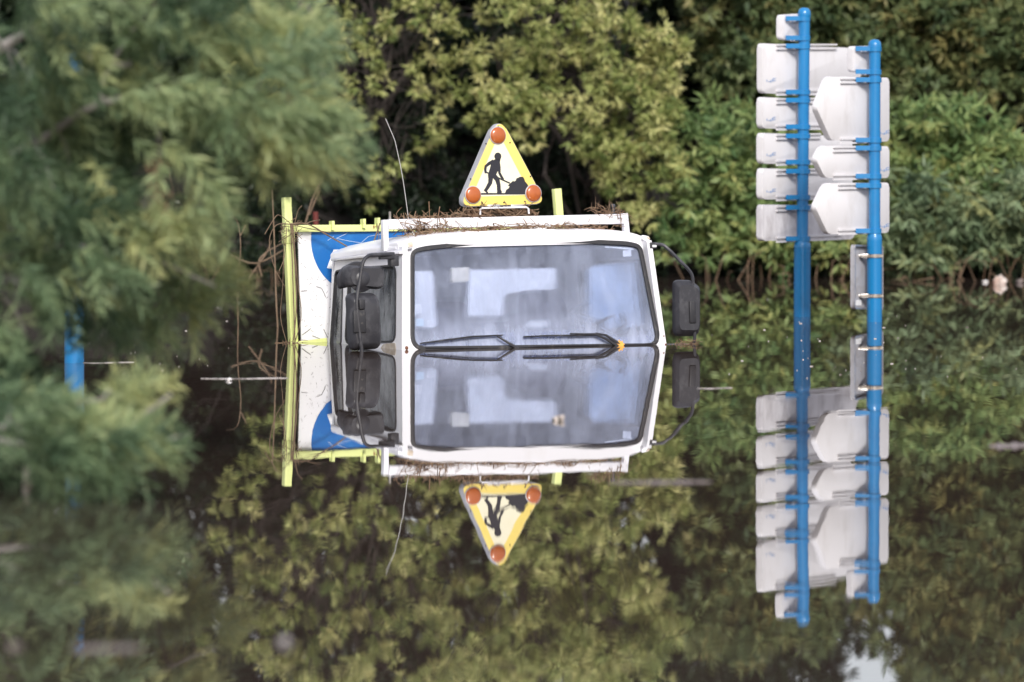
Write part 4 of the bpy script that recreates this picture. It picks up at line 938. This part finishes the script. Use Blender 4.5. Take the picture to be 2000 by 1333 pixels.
near_tree('overhanging_tree', 'blurred feathery grey green tree reaching in over the water from the left', 'tree', 61,
    [([(-420, 500, Y1 + .5), (-200, 260, Y1), (60, 60, Y1), (170, 110, Y1), (250, 130, Y1)], 0.05), ([(-200, 260, Y1), (20, 300, Y1), (200, 200, Y1), (400, 190, Y1), (520, 210, Y1), (640, 180, Y1 + .3)], 0.035),
     ([(200, 200, Y1), (205, 150, Y1), (260, 60, Y1), (300, 20, Y1)], 0.02), ([(-420, 500, Y1 + .5), (-100, 520, Y1), (20, 600, Y1), (50, 660, Y1)], 0.035), ([(-100, 520, Y1), (200, 480, Y1), (420, 560, Y1)], 0.02),
     ([(300, 200, Y1), (312, 300, Y1), (306, 360, Y1), (310, 420, Y1)], 0.016), ([(-420, 900, Y1 + .5), (-420, 500, Y1 + .5), (-380, 100, Y1 + .5), (-300, -300, Y1)], 0.11), ([(440, 280, Y1), (500, 180, Y1), (560, 60, Y1), (600, -20, Y1)], 0.02)],
    [(90, 60, 150, 90, Y1, 150, .3, .6, -.1), (320, 50, 150, 80, Y1, 160, .5, .7, .1), (490, 70, 90, 90, Y1, 90, .6, .7, .1), (580, 120, 45, 100, Y1 + .5, 36, .6, .6, -.2), (590, 235, 70, 45, Y1, 110, .75, .8, -.1), (560, 190, 60, 60, Y1, 60, .65, .7, -.1),
     (470, 240, 110, 60, Y1, 110, .65, .6, -.3), (280, 200, 150, 70, Y1, 130, .45, .6, -.3), (80, 240, 130, 110, Y1, 140, .3, .5, -.3), (120, 390, 150, 110, Y1, 170, .35, .5, -.3), (125, 490, 50, 45, Y1 + 1, 60, .5, .4, -.4), (120, 160, 60, 60, Y1, 50, .35, .5, -.3), (110, 360, 50, 90, Y1, 60, .4, .4, -.3), (140, 300, 40, 130, Y1 + 1, 120, .45, .3, -.3),
     (385, 340, 30, 50, Y1, 14, .45, .4, -.5), (300, 450, 80, 40, Y1, 80, .6, .7, -.1), (385, 545, 45, 28, Y1 + 1, 40, .7, .9, -.1), (270, 555, 110, 40, Y1 + 1, 90, .5, .5, -.4), (10, 540, 80, 90, Y1, 80, .3, .5, -.3), (20, 640, 60, 50, Y1, 45, .3, .5, -.2), (540, 275, 45, 20, Y1, 16, .55, .3, -.6),
     (250, 610, 70, 15, Y1 + 1, 18, .6, .3, -.5), (-140, 300, 130, 350, Y1, 200, .35, .3, -.3), (130, -130, 330, 80, Y1, 170, .4, .4, -.2), (470, -110, 130, 50, Y1, 60, .5, .4, -.2)],
    900, 30, at(-420, 900, Y1 + .5), 1, L_fore)
Y2 = 31.0
near_tree('leaning_shrub', 'blurred dark green shrub dipping its branches into the water at lower left', 'bush', 62,
    [([(-260, 900, Y2), (-60, 860, Y2), (120, 870, Y2), (260, 820, Y2), (335, 770, Y2)], 0.03), ([(-60, 860, Y2), (100, 800, Y2), (200, 780, Y2)], 0.02), ([(120, 870, Y2), (250, 880, Y2), (370, 845, Y2)], 0.015)],
    [(-10, 785, 55, 45, Y2, 60, .3, .6, .1), (85, 830, 80, 30, Y2, 60, .35, .8, .1), (160, 845, 60, 25, Y2, 50, .4, .9, .0), (225, 805, 22, 14, Y2, 24, .95, .8, .4), (230, 865, 30, 16, Y2, 30, .6, .9, .0), (60, 890, 110, 20, Y2, 80, .25, .5, -.2), (-130, 800, 90, 120, Y2, 80, .3, .5, -.1)],
    300, 30, at(-260, 960, Y2), 1, L_fore)
# dead brown spray and pale leaves hanging among the near branches
G = np.random.default_rng(71); pc = [at(u, v, Y1 - 0.4)[:] for u, v in ((306, 290), (300, 310), (316, 330), (304, 350), (320, 360), (306, 380), (285, 300), (325, 390), (296, 400), (310, 400))]
b, d, s, L, Wd, t = sprays(G, np.array(pc), unit(np.array([(G.normal(0, .45), 0, -1.0) for _ in pc])), 16, (0.10, 0.2), (0.05, 0.10), (0.12, 0.2), G.uniform(.3, .8, len(pc)))
tag(leaf_mesh('dead_spray', b, d, s, L, Wd, t, L_dead), 'withered brown spray hanging among the near grey green leaves', 'dead leaves')
L_pale = leaf_mat('pale_leaves', [(0.5, 0.52, 0.44), (0.35, 0.42, 0.25), (0.08, 0.18, 0.05)], 0.2)
G = np.random.default_rng(72); YP = onwater(360, 757).y
pc = np.array([at(u, v, YP)[:] for u, v in ((352, 398), (362, 404), (352, 412), (375, 390), (378, 398), (345, 408), (324, 297), (366, 388))])
sp = empty('pale_leaf_sprig', Vector(pc[0])); tag(sp, 'sprig of pale backed leaves below the withered brown spray', 'leaf sprig')
for i, tv in enumerate((0, .1, .5, 0, .9, .9, 0, .9)):
    one = lambda x: np.array([x], float)
    leaf_mesh('leaf', one(pc[i] - pc[0]), unit(G.normal(size=(1, 3)) + np.array([[.3, 0, -.3]])), unit(G.normal(size=(1, 3)) + np.array([[0, -.2, .3]])), G.uniform(.03, .05, 1), G.uniform(.025, .04, 1), one(tv), L_pale, sp)
bm = bmesh.new(); add_tube(bm, smooth_path([Vector(pc[i] - pc[0]) for i in (6, 5, 0, 2, 1, 7, 3, 4)], 2), 0.0015, 4); bm_obj('twig', bm, M['vine'], sp)

# ------------------------------------------------------------------ flotsam on the water
def blob(u, v, sx, sy, sz, seed, z=0.0):
    g = random.Random(seed); bm = bmesh.new(); bmesh.ops.create_icosphere(bm, subdivisions=3, radius=1)
    ph = [g.uniform(0, 6.28) for _ in range(3)]
    for v_ in bm.verts:
        q_ = v_.co * 1.7 + Vector((seed * 3.1, 0, 0)); k = 1 + 0.7 * mnoise.noise(q_) + 0.35 * mnoise.noise(q_ * 2.7) + 0.18 * math.sin(3 * v_.co.x + ph[0]) + 0.15 * math.sin(4 * v_.co.z + ph[1] + 2 * v_.co.y)
        v_.co = Vector((v_.co.x * sx, v_.co.y * sy, v_.co.z * sz)) * k + Vector((0, 0, z))
    o = onwater(u, v); bmesh.ops.translate(bm, verts=bm.verts, vec=o); return bm
def flot(name, label, mat, *a, cat='litter', **k): return world_thing(name, blob(*a, **k), M[mat], label, cat, 'flotsam on the water')
flot('foam_lump', 'tiny white foam lump beside the pale streak left of the truck', 'foam', 446, 744, 0.02, 0.03, 0.012, 1, cat='foam')
flot('litter_scrap', 'cream lump afloat before the mirrored windscreen', 'plastic', 1090, 822, 0.030, 0.04, 0.024, 2)
flot('litter_scrap', 'upright whitish scrap of litter at the lower left branches', 'plastic', 52, 948, 0.022, 0.03, 0.075, 3)
flot('foam_lump', 'blurred white foam lump in the near water below the lime post', 'drift', 556, 1256, 0.026, 0.05, 0.016, 4, cat='foam')
flot('foam_lump', 'faint pale foam lump in the bottom left corner', 'scum', 30, 1265, 0.022, 0.04, 0.014, 5, cat='foam')
flot('plastic_debris', 'crumpled whitish plastic debris at the foot of the right hand bank', 'plastic', 1952, 556, 0.045, 0.05, 0.065, 6)
flot('plastic_debris', 'small pale scrap left of the crumpled plastic debris on the bank', 'foam', 1925, 552, 0.022, 0.03, 0.016, 7)
flot('plastic_debris', 'small grey scrap at the extreme right of the waterline', 'scum', 1993, 553, 0.03, 0.04, 0.03, 8)
def patch(name, label, mat, u0, u1, v, dv, seed, n=26):
    """thin ragged film of foam drifting on the surface"""
    g = random.Random(seed); bm = bmesh.new(); up = []; dn = []
    for i in range(n):
        t = i / (n - 1); w = math.sin(math.pi * t) ** 0.5 * dv * (0.4 + 0.8 * g.random()) + 0.05
        u = u0 + (u1 - u0) * t; a = onwater(u, v + w + 0.7 * math.sin(5 * t)); b = onwater(u, v - w + 0.7 * math.sin(5 * t))
        up.append(bm.verts.new((a.x, a.y, 0.004))); dn.append(bm.verts.new((b.x, b.y, 0.004)))
    for i in range(n - 1): bm.faces.new((up[i], up[i + 1], dn[i + 1], dn[i]))
    r = bmesh.ops.extrude_face_region(bm, geom=bm.faces[:])
    bmesh.ops.translate(bm, verts=[x for x in r['geom'] if isinstance(x, bmesh.types.BMVert)], vec=(0, 0, -0.006))
    return world_thing(name, bm, M[mat], label, 'foam streak', 'foam streaks on the water')
patch('foam_streak', 'thin white foam streak left of the lime post', 'drift', 392, 562, 740, 0.45, 1)
patch('foam_streak', 'thin white foam streak at the foot of the lone blue post', 'drift', 158, 262, 709, 0.4, 2)
patch('foam_streak', 'broad pale scum streak right of the mirrored roof rack', 'scum', 1190, 1390, 943, 2.8, 3)
patch('foam_streak', 'pale scum streak at the right edge below the mirrored bushes', 'scum', 1930, 2010, 872, 6, 4)
patch('foam_streak', 'wide faint scum streak in the near water at lower left', 'scum', 140, 280, 1268, 5, 5)
patch('foam_streak', 'hair thin streak under the lone black mirror', 'drift', 1362, 1430, 759, 0.2, 6)
g = random.Random(3); bm = bmesh.new()
for k in range(110):
    z = g.random()
    if z < 0.4: u, v = g.gauss(1680, 110), g.uniform(625, 750)
    elif z < 0.6: u, v = g.gauss(330, 90), g.uniform(600, 740)
    elif z < 0.75: u, v = g.gauss(1330, 50), g.uniform(640, 720)
    else: u, v = g.uniform(300, 2000), g.uniform(560, 800)
    if 560 < u < 1375 and v > 540: continue
    o = onwater(u, v); s_ = g.uniform(0.0006, 0.0022); L = s_ * g.choice((1, 1, 2, 5))
    add_box(bm, (o.x, o.y, 0.002), (L, s_ * 3, 0.003))
tag(bm_obj('foam_specks', bm, M['drift']), 'tiny white specks scattered over the still water', 'foam', kind='stuff')
